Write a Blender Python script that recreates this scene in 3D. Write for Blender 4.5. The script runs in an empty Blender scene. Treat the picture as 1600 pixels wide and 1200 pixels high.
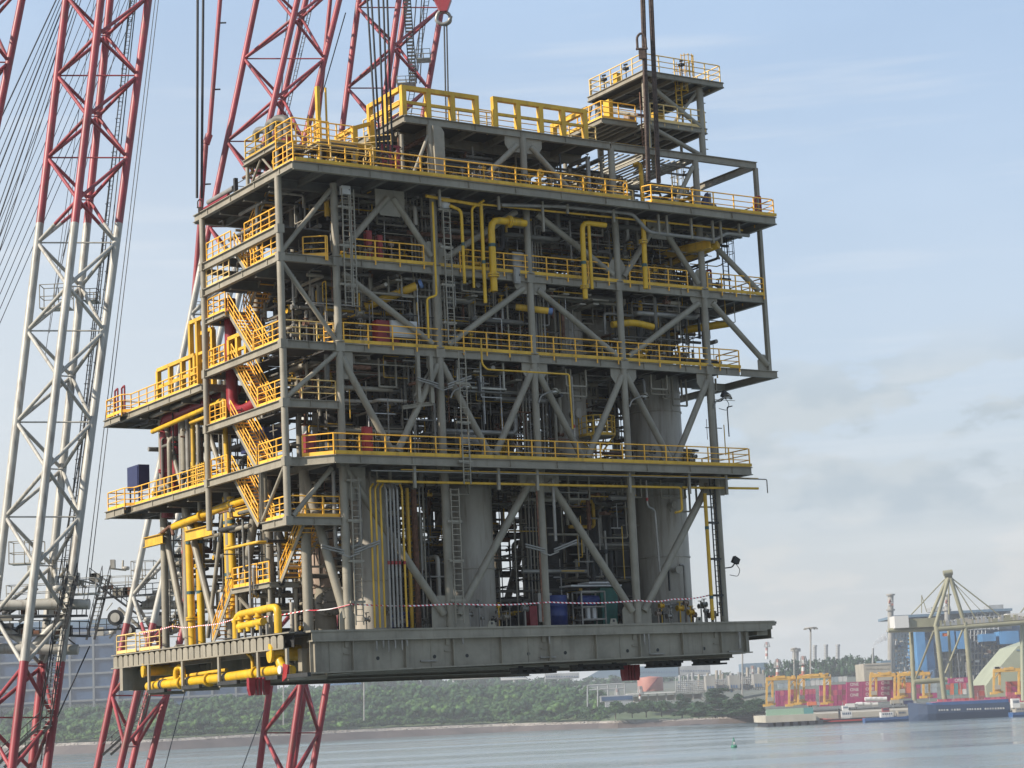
import bpy, bmesh, math, random
from mathutils import Vector, Matrix
rnd = random.Random(7)
S = bpy.context.scene
COL = S.collection
# ------------------------------------------------------------ camera
FPX, PITCH, ROLL, TH = 3164.34, .1611, .0482, .5739      # focal length in photo pixels (1600 wide), tilt, roll, module heading
CAMZ = 14.0
cd = bpy.data.cameras.new("camera"); cam = bpy.data.objects.new("camera", cd); COL.objects.link(cam)
cd.sensor_width = 36.0; cd.lens = 36.0*FPX/1600; cd.clip_start = 1; cd.clip_end = 20000
cam.matrix_world = (Matrix.Translation((0,0,CAMZ)) @ Matrix.Rotation(math.pi/2+PITCH, 4, 'X') @ Matrix.Rotation(-ROLL, 4, 'Z'))
S.camera = cam
# ------------------------------------------------------------ world and sun
SUN_EL, SUN_AZ = math.radians(34), math.radians(-112)     # azimuth measured from +Y, clockwise positive
w = bpy.data.worlds.new("World"); S.world = w; w.use_nodes = True
nt = w.node_tree; nd = nt.nodes; lk = nt.links
bg = nd['Background']; out = nd['World Output']
sky = nd.new('ShaderNodeTexSky'); sky.sky_type = 'NISHITA'; sky.sun_disc = False
sky.sun_elevation = SUN_EL; sky.sun_rotation = SUN_AZ
sky.air_density = 1.0; sky.dust_density = 1.2; sky.ozone_density = 1.5; sky.altitude = 0
tc = nd.new('ShaderNodeTexCoord')
def cloud(scale, zs, lo, hi, loc, seed=0.0, det=7):
    mp = nd.new('ShaderNodeMapping'); mp.inputs['Scale'].default_value = (scale, scale, scale*zs); mp.inputs['Location'].default_value = loc
    lk.new(tc.outputs['Generated'], mp.inputs[0])
    no = nd.new('ShaderNodeTexNoise'); no.inputs['Scale'].default_value = 1; no.inputs['Detail'].default_value = det; no.inputs['Roughness'].default_value = .55
    lk.new(mp.outputs[0], no.inputs['Vector'])
    mr = nd.new('ShaderNodeMapRange'); mr.interpolation_type = 'SMOOTHSTEP'
    mr.inputs['From Min'].default_value = lo; mr.inputs['From Max'].default_value = hi
    lk.new(no.outputs[0], mr.inputs[0]); return mr
sep = nd.new('ShaderNodeSeparateXYZ'); lk.new(tc.outputs['Generated'], sep.inputs[0])
def rng(sock, a, b, c=0, d=1):
    mr = nd.new('ShaderNodeMapRange'); mr.interpolation_type = 'SMOOTHSTEP'
    for k, v in zip(('From Min','From Max','To Min','To Max'), (a,b,c,d)): mr.inputs[k].default_value = v
    lk.new(sock, mr.inputs[0]); return mr
def mul(a, b):
    m = nd.new('ShaderNodeMath'); m.operation = 'MULTIPLY'; lk.new(a, m.inputs[0])
    if isinstance(b, float): m.inputs[1].default_value = b
    else: lk.new(b, m.inputs[1])
    return m.outputs[0]
def mix(f, a, b):
    m = nd.new('ShaderNodeMix'); m.data_type = 'RGBA'; lk.new(f, m.inputs['Factor'])
    for s, x in ((6, a), (7, b)):
        if isinstance(x, tuple): m.inputs[s].default_value = x
        else: lk.new(x, m.inputs[s])
    return m.outputs[2]
skyc = sky.outputs[0]
veil = cloud(2.6, 3.0, .25, .80, (3.1, .4, 1.2), det=4)
vf = rng(veil.outputs[0], 0, 1, .70, .92)
up = rng(sep.outputs[2], .05, .42, 0, 1)
skyc = mix(vf.outputs[0], skyc, mix(up.outputs[0], (4.7, 5.35, 6.0, 1), (3.75, 5.05, 6.9, 1)))   # thin high veil over the blue
lf = rng(sep.outputs[0], -.28, .10, 1, 0); lowl = rng(sep.outputs[2], .10, .42, 1, 0)
skyc = mix(mul(mul(lf.outputs[0], lowl.outputs[0]), .70), skyc, (5.6, 5.9, 6.1, 1))    # whiter towards the sun
hz = rng(sep.outputs[2], .00, .17, 1, 0)
skyc = mix(mul(hz.outputs[0], .90), skyc, (4.55, 4.70, 4.70, 1))                      # milky air low down
bank = cloud(13.0, 2.3, .455, .525, (.9, 2.6, .62), det=14)                            # grey-blue cumulus bank low on the right
band = mul(rng(sep.outputs[2], .135, .185, 1, 0).outputs[0], rng(sep.outputs[2], .076, .090, 0, 1).outputs[0]); rt = rng(sep.outputs[0], .06, .12, 0, 1)
edge = cloud(26.0, 2.0, .40, .62, (4.9, .6, 3.62), det=9)
skyc = mix(mul(mul(mul(bank.outputs[0], band), rt.outputs[0]), 1.0), skyc, mix(edge.outputs[0], (3.75, 4.35, 4.85, 1), (4.35, 4.85, 5.2, 1)))
low = rng(sep.outputs[2], .05, .12, 1, 0)
bank2 = cloud(18.0, 3.0, .52, .66, (5.3, 1.0, 2.35), det=9)
skyc = mix(mul(mul(bank2.outputs[0], low.outputs[0]), .40), skyc, (5.7, 5.6, 5.4, 1))
wisp = cloud(5.0, 14.0, .50, .72, (1.3, 4.0, .2), det=8)
skyc = mix(mul(wisp.outputs[0], .22), skyc, (6.4, 6.6, 6.8, 1))
lk.new(skyc, bg.inputs['Color']); bg.inputs['Strength'].default_value = .091
sd = bpy.data.lights.new("sun", 'SUN'); sd.energy = 5.0; sd.angle = math.radians(1.2); sd.color = (1, .92, .80)
sun = bpy.data.objects.new("sun", sd); COL.objects.link(sun)
sdir = Vector((math.sin(SUN_AZ)*math.cos(SUN_EL), math.cos(SUN_AZ)*math.cos(SUN_EL), math.sin(SUN_EL)))
sun.rotation_euler = sdir.to_track_quat('Z', 'Y').to_euler(); sun.location = (-60, 20, 120)
S.render.engine = 'CYCLES'
S.view_settings.view_transform = 'Standard'; S.view_settings.look = 'None'; S.view_settings.gamma = 1
S.view_settings.exposure = 0.60
# ------------------------------------------------------------ materials
MATS = {}
def mat(name, col, rough=.6, metal=0.0, var=.12, scale=2.0, bump=0.0, bscale=12, col2=None, spec=.4, stretch=(1,1,1), grime=0.0):
    m = bpy.data.materials.new(name); m.use_nodes = True; t = m.node_tree; n = t.nodes; l = t.links
    b = n['Principled BSDF']; b.inputs['Roughness'].default_value = rough; b.inputs['Metallic'].default_value = metal
    b.inputs['Specular IOR Level'].default_value = spec
    c = n.new('ShaderNodeTexCoord'); mp = n.new('ShaderNodeMapping'); mp.inputs['Scale'].default_value = stretch
    l.new(c.outputs['Object'], mp.inputs[0])
    no = n.new('ShaderNodeTexNoise'); no.inputs['Scale'].default_value = scale; no.inputs['Detail'].default_value = 6; no.inputs['Roughness'].default_value = .6
    l.new(mp.outputs[0], no.inputs['Vector'])
    r = n.new('ShaderNodeValToRGB'); c2 = col2 or tuple(x*(1-var*2) for x in col); ch = tuple(min(1, x*(1+var)) for x in col)
    r.color_ramp.elements[0].position = .32; r.color_ramp.elements[1].position = .68
    r.color_ramp.elements[0].color = (*c2, 1); r.color_ramp.elements[1].color = (*ch, 1)
    l.new(no.outputs[0], r.inputs[0]); last = r.outputs[0]
    if grime:
        g = n.new('ShaderNodeTexNoise'); g.inputs['Scale'].default_value = 1.0; g.inputs['Detail'].default_value = 8
        gm = n.new('ShaderNodeMapping'); gm.inputs['Scale'].default_value = (3.5, 3.5, .35); l.new(c.outputs['Object'], gm.inputs[0]); l.new(gm.outputs[0], g.inputs['Vector'])
        gr = n.new('ShaderNodeMapRange'); gr.inputs['From Min'].default_value = .52; gr.inputs['From Max'].default_value = .7; gr.inputs['To Max'].default_value = grime
        l.new(g.outputs[0], gr.inputs[0]); mx = n.new('ShaderNodeMix'); mx.data_type = 'RGBA'
        l.new(gr.outputs[0], mx.inputs['Factor']); l.new(last, mx.inputs[6]); mx.inputs[7].default_value = (.10, .065, .04, 1); last = mx.outputs[2]
    l.new(last, b.inputs['Base Color'])
    if bump:
        bn = n.new('ShaderNodeTexNoise'); bn.inputs['Scale'].default_value = bscale; bn.inputs['Detail'].default_value = 4; l.new(mp.outputs[0], bn.inputs['Vector'])
        bu = n.new('ShaderNodeBump'); bu.inputs['Strength'].default_value = bump; bu.inputs['Distance'].default_value = .05
        l.new(bn.outputs[0], bu.inputs['Height']); l.new(bu.outputs[0], b.inputs['Normal'])
    MATS[name] = m; return m
mat('shade_and_vent_steel', (.13,.122,.105), .6, var=.2, scale=.8)  # steel paint darkened for shade between decks; also the dark grey goosenecks
mat('steel', (.25,.223,.172), .5, var=.12, scale=.7, bump=.15, bscale=6, grime=.28)
mat('plate', (.055,.052,.048), .7, var=.15, scale=1.5)  # deck plate colour darkened to deepen the shade between decks
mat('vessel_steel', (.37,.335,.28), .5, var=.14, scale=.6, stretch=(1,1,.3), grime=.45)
mat('bare_pipe', (.25,.235,.21), .4, metal=.3, var=.15, scale=1.5)
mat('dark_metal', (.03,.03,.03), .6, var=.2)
mat('yellow', (.60,.35,.03), .5, var=.12, scale=1.0, grime=.35)
mat('yellow_pipe', (.60,.35,.012), .42, var=.10, scale=1.0, grime=.35)
mat('rail_yellow', (.84,.43,.045), .45, var=.08, scale=1.2)
mat('cream_rail', (.70,.48,.18), .5, var=.10, scale=1.5)
mat('red_pipe', (.22,.015,.022), .4, var=.12)
mat('red_paint', (.27,.018,.018), .45, var=.1)
mat('rust', (.16,.075,.045), .8, var=.3, scale=4)
mat('insulation', (.30,.225,.175), .7, var=.12)
mat('blue', (.015,.03,.13), .45, var=.15)
mat('blue_band', (.10,.17,.34), .5)
mat('dark_blue', (.02,.026,.08), .5, var=.1)
mat('green', (.02,.11,.085), .5, var=.15)
mat('teal_band', (.03,.08,.08), .5)
mat('white', (.5,.49,.47), .5, var=.06)
mat('boom_red', (.28,.040,.048), .45, var=.2, scale=.3, grime=.6)
mat('boom_white', (.37,.35,.305), .45, var=.12, scale=.3, grime=.55)
mat('rope', (.022,.022,.024), .6, var=.2)
mat('rust_rope', (.075,.05,.04), .8, var=.3, scale=6)
mat('grating', (.42,.40,.34), .6, var=.15)
mat('olive', (.035,.04,.028), .7)
# barrier tape: red and white diagonal bands
m = mat('tape', (.8,.8,.8), .5)
t = m.node_tree; wv = t.nodes.new('ShaderNodeTexWave'); wv.wave_type = 'BANDS'; wv.bands_direction = 'DIAGONAL'; wv.inputs['Scale'].default_value = 2.4
cc = t.nodes.new('ShaderNodeTexCoord'); t.links.new(cc.outputs['Object'], wv.inputs[0])
rp = t.nodes.new('ShaderNodeValToRGB'); rp.color_ramp.interpolation = 'CONSTANT'; rp.color_ramp.elements[1].position = .5
rp.color_ramp.elements[0].color = (.8,.78,.76,1); rp.color_ramp.elements[1].color = (.55,.03,.05,1)
t.links.new(wv.outputs[0], rp.inputs[0]); t.links.new(rp.outputs[0], t.nodes['Principled BSDF'].inputs['Base Color'])
# ------------------------------------------------------------ mesh builder
def V(*a): return Vector(a)
class MB:
    def __init__(s, m='steel'): s.v = []; s.f = []; s.mi = []; s.names = []; s.m = m; s.sm = []
    def _m(s, m):
        m = m or s.m
        if m not in s.names: s.names.append(m)
        return s.names.index(m)
    def add(s, vs, fs, m=None, smooth=False):
        k = len(s.v); s.v += [tuple(x) for x in vs]; i = s._m(m)
        for f in fs: s.f.append(tuple(k+j for j in f)); s.mi.append(i); s.sm.append(smooth)
    def box(s, a, b, m=None):
        x0,y0,z0 = a; x1,y1,z1 = b
        s.add([(x0,y0,z0),(x1,y0,z0),(x1,y1,z0),(x0,y1,z0),(x0,y0,z1),(x1,y0,z1),(x1,y1,z1),(x0,y1,z1)],
              [(0,3,2,1),(4,5,6,7),(0,1,5,4),(1,2,6,5),(2,3,7,6),(3,0,4,7)], m)
    def frame(s, p0, p1):
        p0, p1 = Vector(p0), Vector(p1); d = (p1-p0).normalized()
        up = Vector((0,0,1)) if abs(d.z) < .98 else Vector((0,1,0))
        r = d.cross(up).normalized(); return p0, p1, d, r, r.cross(d).normalized()
    def bar(s, p0, p1, wd, h, m=None, off=0.0, dr=0.0):      # rectangular bar; off shifts along 'up', dr sideways
        p0, p1, d, r, u = s.frame(p0, p1)
        c = [r*(sx*wd/2+dr)+u*(sy*h/2+off) for sx, sy in ((-1,-1),(1,-1),(1,1),(-1,1))]
        s.add([p0+x for x in c]+[p1+x for x in c], [(3,2,1,0),(4,5,6,7),(0,1,5,4),(1,2,6,5),(2,3,7,6),(3,0,4,7)], m)
    def ibeam(s, p0, p1, h, wd, m=None, t=.035, top=True):   # top of section on the line when top=True
        o = -h/2 if top else 0
        s.bar(p0, p1, wd, t, m, off=o+h/2-t/2); s.bar(p0, p1, wd, t, m, off=o-h/2+t/2); s.bar(p0, p1, t, h-2*t, m, off=o)
    def tube(s, p0, p1, r, m=None, n=8, r1=None, cap=True):
        p0, p1, d, a, u = s.frame(p0, p1); r1 = r if r1 is None else r1
        cs = [(math.cos(2*math.pi*i/n), math.sin(2*math.pi*i/n)) for i in range(n)]
        vs = [p0+(a*c+u*q)*r for c, q in cs]+[p1+(a*c+u*q)*r1 for c, q in cs]
        s.add(vs, [(i, (i+1)%n, n+(i+1)%n, n+i) for i in range(n)], m, n > 5)
        if cap: s.add(vs, [tuple(range(n))[::-1], tuple(range(n, 2*n))], m)
    def path(s, pts, r, m=None, n=8, bend=2.5, closed=False):     # pipe along points with swept elbows
        pts = [Vector(p) for p in pts]; P = [pts[0]]
        for i in range(1, len(pts)-1):
            a, b, c = pts[i-1], pts[i], pts[i+1]
            d0, d1 = (a-b), (c-b); k = min(bend*r, d0.length*.45, d1.length*.45)
            if k < .002 or d0.normalized().dot(d1.normalized()) < -.999: P.append(b); continue
            q0, q1 = b+d0.normalized()*k, b+d1.normalized()*k
            for j in range(4):
                t = j/3; P.append(q0*(1-t)**2+b*2*t*(1-t)+q1*t*t)
        P.append(pts[-1]); vs = []; fs = []; prev = None
        for i, p in enumerate(P):
            d = (P[min(i+1, len(P)-1)]-P[max(i-1, 0)])
            if d.length < 1e-6: d = Vector((0,0,1))
            d.normalize()
            if prev is None:
                up = Vector((0,0,1)) if abs(d.z) < .98 else Vector((0,1,0)); a = d.cross(up).normalized()
            else:
                a = (prev-d*prev.dot(d)); a = a.normalized() if a.length > 1e-5 else d.orthogonal().normalized()
            prev = a; u = a.cross(d)
            vs += [p+(a*math.cos(2*math.pi*j/n)+u*math.sin(2*math.pi*j/n))*r for j in range(n)]
        for i in range(len(P)-1):
            fs += [(i*n+j, i*n+(j+1)%n, (i+1)*n+(j+1)%n, (i+1)*n+j) for j in range(n)]
        s.add(vs, fs, m, n > 5); e = (len(P)-1)*n
        s.add([vs[j] for j in range(n)]+[vs[e+j] for j in range(n)], [tuple(range(n)), tuple(range(n, 2*n))[::-1]], m)
    def lathe(s, c, prof, m=None, n=24):                     # prof: (radius, z) pairs
        vs = []; fs = []
        for r, z in prof: vs += [(c[0]+r*math.cos(2*math.pi*j/n), c[1]+r*math.sin(2*math.pi*j/n), c[2]+z) for j in range(n)]
        for i in range(len(prof)-1): fs += [(i*n+j, i*n+(j+1)%n, (i+1)*n+(j+1)%n, (i+1)*n+j) for j in range(n)]
        s.add(vs, fs, m, True); e = (len(prof)-1)*n
        s.add([vs[j] for j in range(n)]+[vs[e+j] for j in range(n)], [tuple(range(n))[::-1], tuple(range(n, 2*n))], m)
    def prism(s, poly, z0, z1, m=None):
        n = len(poly); vs = [(x,y,z0) for x,y in poly]+[(x,y,z1) for x,y in poly]
        s.add(vs, [tuple(range(n))[::-1], tuple(range(n, 2*n))]+[(i,(i+1)%n,n+(i+1)%n,n+i) for i in range(n)], m)
    def slab(s, pts, thick, axis, m=None):                   # polygon given in 3D, extruded along axis
        a = Vector(axis).normalized()*thick; n = len(pts); vs = [Vector(p) for p in pts]+[Vector(p)+a for p in pts]
        s.add(vs, [tuple(range(n))[::-1], tuple(range(n, 2*n))]+[(i,(i+1)%n,n+(i+1)%n,n+i) for i in range(n)], m)
    def build(s, name, parent=None, loc=None, **props):
        me = bpy.data.meshes.new(name); me.from_pydata(s.v, [], s.f)
        for x in s.names: me.materials.append(MATS[x])
        me.polygons.foreach_set('material_index', s.mi); me.polygons.foreach_set('use_smooth', s.sm); me.update()
        bm = bmesh.new(); bm.from_mesh(me); bmesh.ops.recalc_face_normals(bm, faces=bm.faces); bm.to_mesh(me); bm.free()
        o = bpy.data.objects.new(name, me); COL.objects.link(o)
        if parent: o.parent = parent
        if loc: o.location = loc
        for k, x in props.items(): o[k] = x
        return o
def empty(name, loc=(0,0,0), rz=0.0, **props):
    o = bpy.data.objects.new(name, None); o.empty_display_size = .5; COL.objects.link(o); o.location = loc; o.rotation_euler = (0,0,rz)
    for k, x in props.items(): o[k] = x
    return o
def copy_tree(o, parent=None):
    c = o.copy(); COL.objects.link(c); c.parent = parent
    for ch in [x for x in o.children]: copy_tree(ch, c)
    return c
# reading a measured point of the photograph at a known distance (Y metres ahead of the camera)
_c, _s, _cp, _sp = math.cos(ROLL), math.sin(ROLL), math.cos(PITCH), math.sin(PITCH)
def ray(px, py):
    a, b = px-800, py-600; x = (_c*a-_s*b)/FPX; up = -(_s*a+_c*b)/FPX
    return Vector((x, _cp-_sp*up, _sp+_cp*up))
def at(px, py, Y):
    r = ray(px, py); p = r*(Y/r.y); return Vector((p.x, p.y, p.z+CAMZ))
MOD_LOC = Vector((-11.7493, 103.0, 18.648))
EU = Vector((math.cos(TH), math.sin(TH), 0)); EV = Vector((-math.sin(TH), math.cos(TH), 0)); EW = Vector((0,0,1))
def onp(px, py, ax, val):                                # measured point on one of the module's own planes -> (u, v, w)
    r = ray(px, py); e = {'u':EU,'v':EV,'w':EW}[ax]; C = MOD_LOC-Vector((0,0,CAMZ))
    p = r*((val+C.dot(e))/r.dot(e))-C; return Vector((p.dot(EU), p.dot(EV), p.dot(EW)))
def mw(u, v, w): return MOD_LOC+EU*u+EV*v+EW*w           # module coordinates -> world
# ============================================================ the lifted process module
MOD = empty('process_module', MOD_LOC, TH, label='huge grey multi-deck process module with yellow railings, hanging above the water', category='process module')
UC = [0, 3.28, 9.39, 15.5, 21.65, 27.85, 32.5]            # column lines along the front
W4, W3B, W3, W2, W15, WT, WR = 8.87, 11.9, 15.0, 19.6, 21.1, 24.1, 28.0
VB = 9.7
def ib(name, p0, p1, h=.42, wd=.24, parent=None, m='steel', **k):
    b = MB(m); b.ibeam(p0, p1, h, wd); return b.build(name, parent or MOD, **k)
def tb(name, p0, p1, r, parent=None, m='steel', n=14, **k):
    b = MB(m); b.tube(p0, p1, r, n=n); return b.build(name, parent or MOD, **k)
# ---------------------------------------------------------- decks
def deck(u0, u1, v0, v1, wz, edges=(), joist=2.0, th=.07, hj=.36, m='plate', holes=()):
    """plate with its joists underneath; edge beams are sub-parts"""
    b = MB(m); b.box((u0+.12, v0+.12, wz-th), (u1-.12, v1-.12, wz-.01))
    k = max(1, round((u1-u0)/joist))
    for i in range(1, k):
        u = u0+(u1-u0)*i/k; b.ibeam((u, v0+.13, wz-th-.005), (u, v1-.13, wz-th-.005), hj, .2, 'shade_and_vent_steel' if wz < 27 else 'steel')
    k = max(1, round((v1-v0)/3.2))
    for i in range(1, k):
        v = v0+(v1-v0)*i/k; b.ibeam((u0+.13, v, wz-th-.01), (u1-.13, v, wz-th-.01), hj*1.5, .25, 'shade_and_vent_steel' if wz < 27 else 'steel')
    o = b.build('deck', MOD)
    for e in edges:
        p0, p1 = {'f':((u0,v0),(u1,v0)), 'b':((u0,v1),(u1,v1)), 'l':((u0,v0),(u0,v1)), 'r':((u1,v0),(u1,v1))}[e[0]]
        h = float(e[1:] or .45)
        sb = MB('steel'); sb.ibeam((*p0, wz), (*p1, wz), h, .26)
        d = Vector((*p1,0))-Vector((*p0,0)); L = d.length; d.normalize(); nrm = Vector((0,-.10,0)) if e[0] in 'fb' else Vector((-.10,0,0))
        x = 1.5
        while x < L-.6:                                   # web stiffeners
            c = Vector((*p0, wz-h/2))+d*x+nrm*.5; sb.bar(c-Vector((0,0,h/2-.04)), c+Vector((0,0,h/2-.04)), .02, .1); x += 3.05
        sb.build('edge_beam', o)
    return o
def poly_deck(poly, wz, h=.45):
    b = MB('plate'); b.prism([(x, y) for x, y in poly], wz-.07, wz-.01); o = b.build('deck', MOD)
    sb = MB('steel')
    for i in range(len(poly)):
        a, c = poly[i], poly[(i+1)%len(poly)]; sb.ibeam((*a, wz), (*c, wz), h, .22)
    sb.build('edge_beam', o); return o
def railing(pts, wz, sp=1.5, h=1.1, drop=.22, toe=True, m='rail_yellow', parent=None, ends=True):
    """handrail run through (u, v) points on a deck"""
    b = MB(m); P = [Vector((p[0], p[1], p[2] if len(p) > 2 else wz)) for p in pts]; up = Vector((0,0,1))
    for z, r in ((h, .038), (h*.68, .028), (h*.38, .028)): b.path([p+up*z for p in P], r, n=6, bend=4)
    if toe:
        for a, c in zip(P, P[1:]): b.bar(a+up*.11, c+up*.11, .02, .18)
    for i, (a, c) in enumerate(zip(P, P[1:])):
        L = (c-a).length; k = max(1, round(L/sp))
        for j in range(k+(1 if i == len(P)-2 else 0)):
            q = a+(c-a)*(j/k); b.bar(q-up*drop, q+up*h, .06, .06)
    if ends:
        for p, q in ((P[0], P[1]), (P[-1], P[-2])):
            d = (q-p).normalized()*.0; b.path([p+up*h, p+up*h*.38+d], .026, n=6)
    return b.build('railing', parent or MOD)
Y = -1.75
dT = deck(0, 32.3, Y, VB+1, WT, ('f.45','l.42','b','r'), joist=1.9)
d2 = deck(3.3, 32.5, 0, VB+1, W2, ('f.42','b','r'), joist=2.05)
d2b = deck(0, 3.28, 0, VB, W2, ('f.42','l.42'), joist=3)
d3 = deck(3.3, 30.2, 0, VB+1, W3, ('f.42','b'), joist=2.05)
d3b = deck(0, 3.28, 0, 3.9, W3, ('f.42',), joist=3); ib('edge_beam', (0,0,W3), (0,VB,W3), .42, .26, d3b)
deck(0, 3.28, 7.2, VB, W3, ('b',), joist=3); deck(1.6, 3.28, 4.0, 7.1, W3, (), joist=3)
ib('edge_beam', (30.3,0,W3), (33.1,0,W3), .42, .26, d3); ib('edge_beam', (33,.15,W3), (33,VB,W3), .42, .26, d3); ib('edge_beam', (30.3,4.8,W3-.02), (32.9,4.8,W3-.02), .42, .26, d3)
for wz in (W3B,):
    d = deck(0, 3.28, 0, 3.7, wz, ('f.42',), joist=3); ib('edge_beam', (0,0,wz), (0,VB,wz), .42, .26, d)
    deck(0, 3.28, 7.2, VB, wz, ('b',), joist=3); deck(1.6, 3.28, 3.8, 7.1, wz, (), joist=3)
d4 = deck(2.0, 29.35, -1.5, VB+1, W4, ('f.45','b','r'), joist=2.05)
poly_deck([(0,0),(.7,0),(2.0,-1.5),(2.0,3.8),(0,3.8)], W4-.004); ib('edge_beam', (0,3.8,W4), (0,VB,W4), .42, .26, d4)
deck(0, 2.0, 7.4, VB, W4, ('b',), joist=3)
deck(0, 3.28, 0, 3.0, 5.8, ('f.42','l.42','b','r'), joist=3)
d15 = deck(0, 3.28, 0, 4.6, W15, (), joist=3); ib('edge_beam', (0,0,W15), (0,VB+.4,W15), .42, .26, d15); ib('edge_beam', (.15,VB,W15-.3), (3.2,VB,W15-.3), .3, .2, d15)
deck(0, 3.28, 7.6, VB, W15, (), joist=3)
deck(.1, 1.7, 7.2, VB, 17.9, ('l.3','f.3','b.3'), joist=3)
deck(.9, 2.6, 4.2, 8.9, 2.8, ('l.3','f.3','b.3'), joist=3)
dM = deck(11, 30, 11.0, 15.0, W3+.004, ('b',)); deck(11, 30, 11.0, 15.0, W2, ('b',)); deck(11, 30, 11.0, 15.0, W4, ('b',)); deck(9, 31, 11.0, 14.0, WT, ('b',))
# lower extension on the left
deck(0, 7, VB+.6, 22.6, 14.35, ('l.4','f.4'), joist=2.2); deck(-.5, 4, 21.2, 23.7, 14.2, ('l.4','b.4'), joist=2.2)
deck(0, 7, VB+.3, 21.4, 8.65, ('l.4','f.4'), joist=2.2); deck(-.5, 4, 20.8, 23.7, 8.6, ('l.45','b.4'), joist=2.2)
# bottom deck
dB = MB('plate'); dB.box((.3, .2, -.16), (31.9, 24.2, -.02))
for i in range(16): dB.ibeam((1.6+2*i, .4, -.2), (1.6+2*i, 24, -.2), .8, .3, 'steel')
for v in (5, 9.7, 14.5, 19.5): dB.ibeam((1.8, v, -.22), (29.5, v, -.22), 1.7, .5, 'steel')
dB = dB.build('bottom_deck', MOD)
g = MB('steel'); g.box((.9, -.36, -.10), (31.3, .5, 0)); g.box((1.0, -.30, -.50), (31.15, -.24, -.10)); g.box((1.0, -.36, -.58), (30.7, .3, -.50)); g.box((31.2,-.2,-.28),(31.5,1,-.05)); g.box((30.2,.0,-.82),(31.0,1.6,-.58)); g.build('edge_beam', dB)
g = MB('steel'); gz = lambda u: -2.12+(u-1)*.0125; g.slab([(1.0,-.03,gz(1)),(29.55,-.03,gz(29.55)),(29.55,-.03,-.58),(1.0,-.03,-.58)], .06, (0,1,0)); g.bar((.9,0,gz(.9)-.03),(29.6,0,gz(29.6)-.03),.50,.07)
for i, u in enumerate([1.2, 3.4, 6.5, 9.4, 12.4, 15.5, 18.6, 21.6, 24.6, 27.4, 29.2]):
    g.box((u-.03, -.24, gz(u)), (u+.03, -.03, -.59))
    if i % 2: g.box((u-.5, -.12, -1.25), (u-.1, -.03, -1.2)); g.box((u-.42,-.12,-.9),(u-.18,-.03,-.59)); g.box((u-1.32,-.06,gz(u-1.3)),(u-1.26,-.03,-.59))
for u in (4.9, 8.3, 10.3, 14.2, 16.6, 20.8, 22.9, 26.2): g.tube((u,-.045,-1.5),(u,-.03,-1.5),.10,'dark_metal',12)
for u, z, l in ((4.7,-.62,.5),(5.1,-.62,.35),(5.4,-.62,.55),(5.8,-.62,.4),(6.2,-.62,.5),(6.5,-.62,.3),(28.6,-.6,.95),(15.4,-.6,.4),(21.8,-.6,.6),(22.1,-.6,1.1),(9.9,-.6,.3)): g.tube((u,-.33,z),(u,-.33,z-l),.05 if u < 28 else .08,'bare_pipe',8)
for u in (7.4,14.9,22.3,27.9): g.box((u,-.16,-1.75),(u+1.0,-.03,-1.68),'bare_pipe')
for u in (11.5,19.5,25.5): g.slab([(u,-.34,-.0),(u+.5,-.34,-.0),(u+.42,-.34,.3),(u+.08,-.34,.3)], .06, (0,1,0)); g.tube((u+.25,-.36,.17),(u+.25,-.27,.17),.07,'dark_metal',10)
g.build('main_girder', dB)
ib('main_girder', (3.6,.3,-.75), (3.6,24,-.75), 1.45, .4, dB); ib('main_girder', (29.3,.3,-.6), (29.3,24,-.6), 1.25, .4, dB)
for v in (12.1, 23.9): ib('main_girder', (1,v,-.3), (29.7,v,-.3), 1.9, .5, dB)
g = MB('steel')                                          # arch-topped bracket plates along the left side of the bottom deck
n = 29
for i in range(n):
    v0 = .95+i*.805; v1 = v0+.68; z0, z1 = -.80, -.30
    pts = [(.0, v0, z0), (.0, v1, z0), (.0, v1, z1)]+[(.0, (v0+v1)/2+math.cos(a)*.34, z1+math.sin(a)*.17) for a in (math.pi*k/6 for k in range(1,6))]+[(.0, v0, z1)]
    g.slab(pts, .04, (1,0,0)); g.box((.05, v1, -.8), (.4, v1+.04, -.1))
g.box((-.05,.2,-.09),(.35,24.4,-.03)); g.box((-.06,.9,-.86),(.3,24.4,-.80)); g.build('bracket_plates', dB)
g = MB('dark_metal'); g.box((.42,.6,-.78),(.46,24.2,-.17)); g.build('backing_plate', dB)
for v, dz in ((18.7,-2.5), (13.8,-2.45), (8.9,-2.4), (4.0,-2.35), (.6,-2.35)):    # hanging support frames of the underdeck pipe
    b = MB('steel'); b.bar((.02,v,-.86),(.02,v,dz),.12,.22); b.bar((2.2,v,-.86),(2.2,v,dz),.12,.22); b.bar((.02,v,dz),(2.2,v,dz),.2,.2); b.bar((.02,v,dz+.1),(.02,v-2.4,dz+.1),.2,.2,'dark_metal'); b.build('hanger_frame', dB)
for u,v in ((1.3,1.0),(.3,22.8)):
    b = MB('steel'); b.box((u-.35,v-.2,-2.2),(u+.3,v+.25,-.86)); b.build('girder_end', dB)
for u0, u1, zz in ((14.2,17.0,-2.55),(18.2,21.6,-2.5),(23.4,25.6,-2.45),(26.8,29.0,-2.4)):
    b = MB('dark_metal'); b.box((u0,1.2,zz+.22),(u1,2.0,zz+.36)); b.box((u0,1.2,zz),(u1-.2,2.0,zz+.1)); k = int((u1-u0)/.55)
    for i in range(k): b.box((u0+.1+i*.55,1.2,zz+.05),(u0+.4+i*.55,2.0,zz+.3))
    b.bar((u1-.6,1.6,zz+.3),(u1-.6,1.6,-1.7),.2,.2); b.bar((u0+.5,1.6,zz+.3),(u0+.5,1.6,-1.7),.2,.2); b.build('skid_shoe', MOD)
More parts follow.
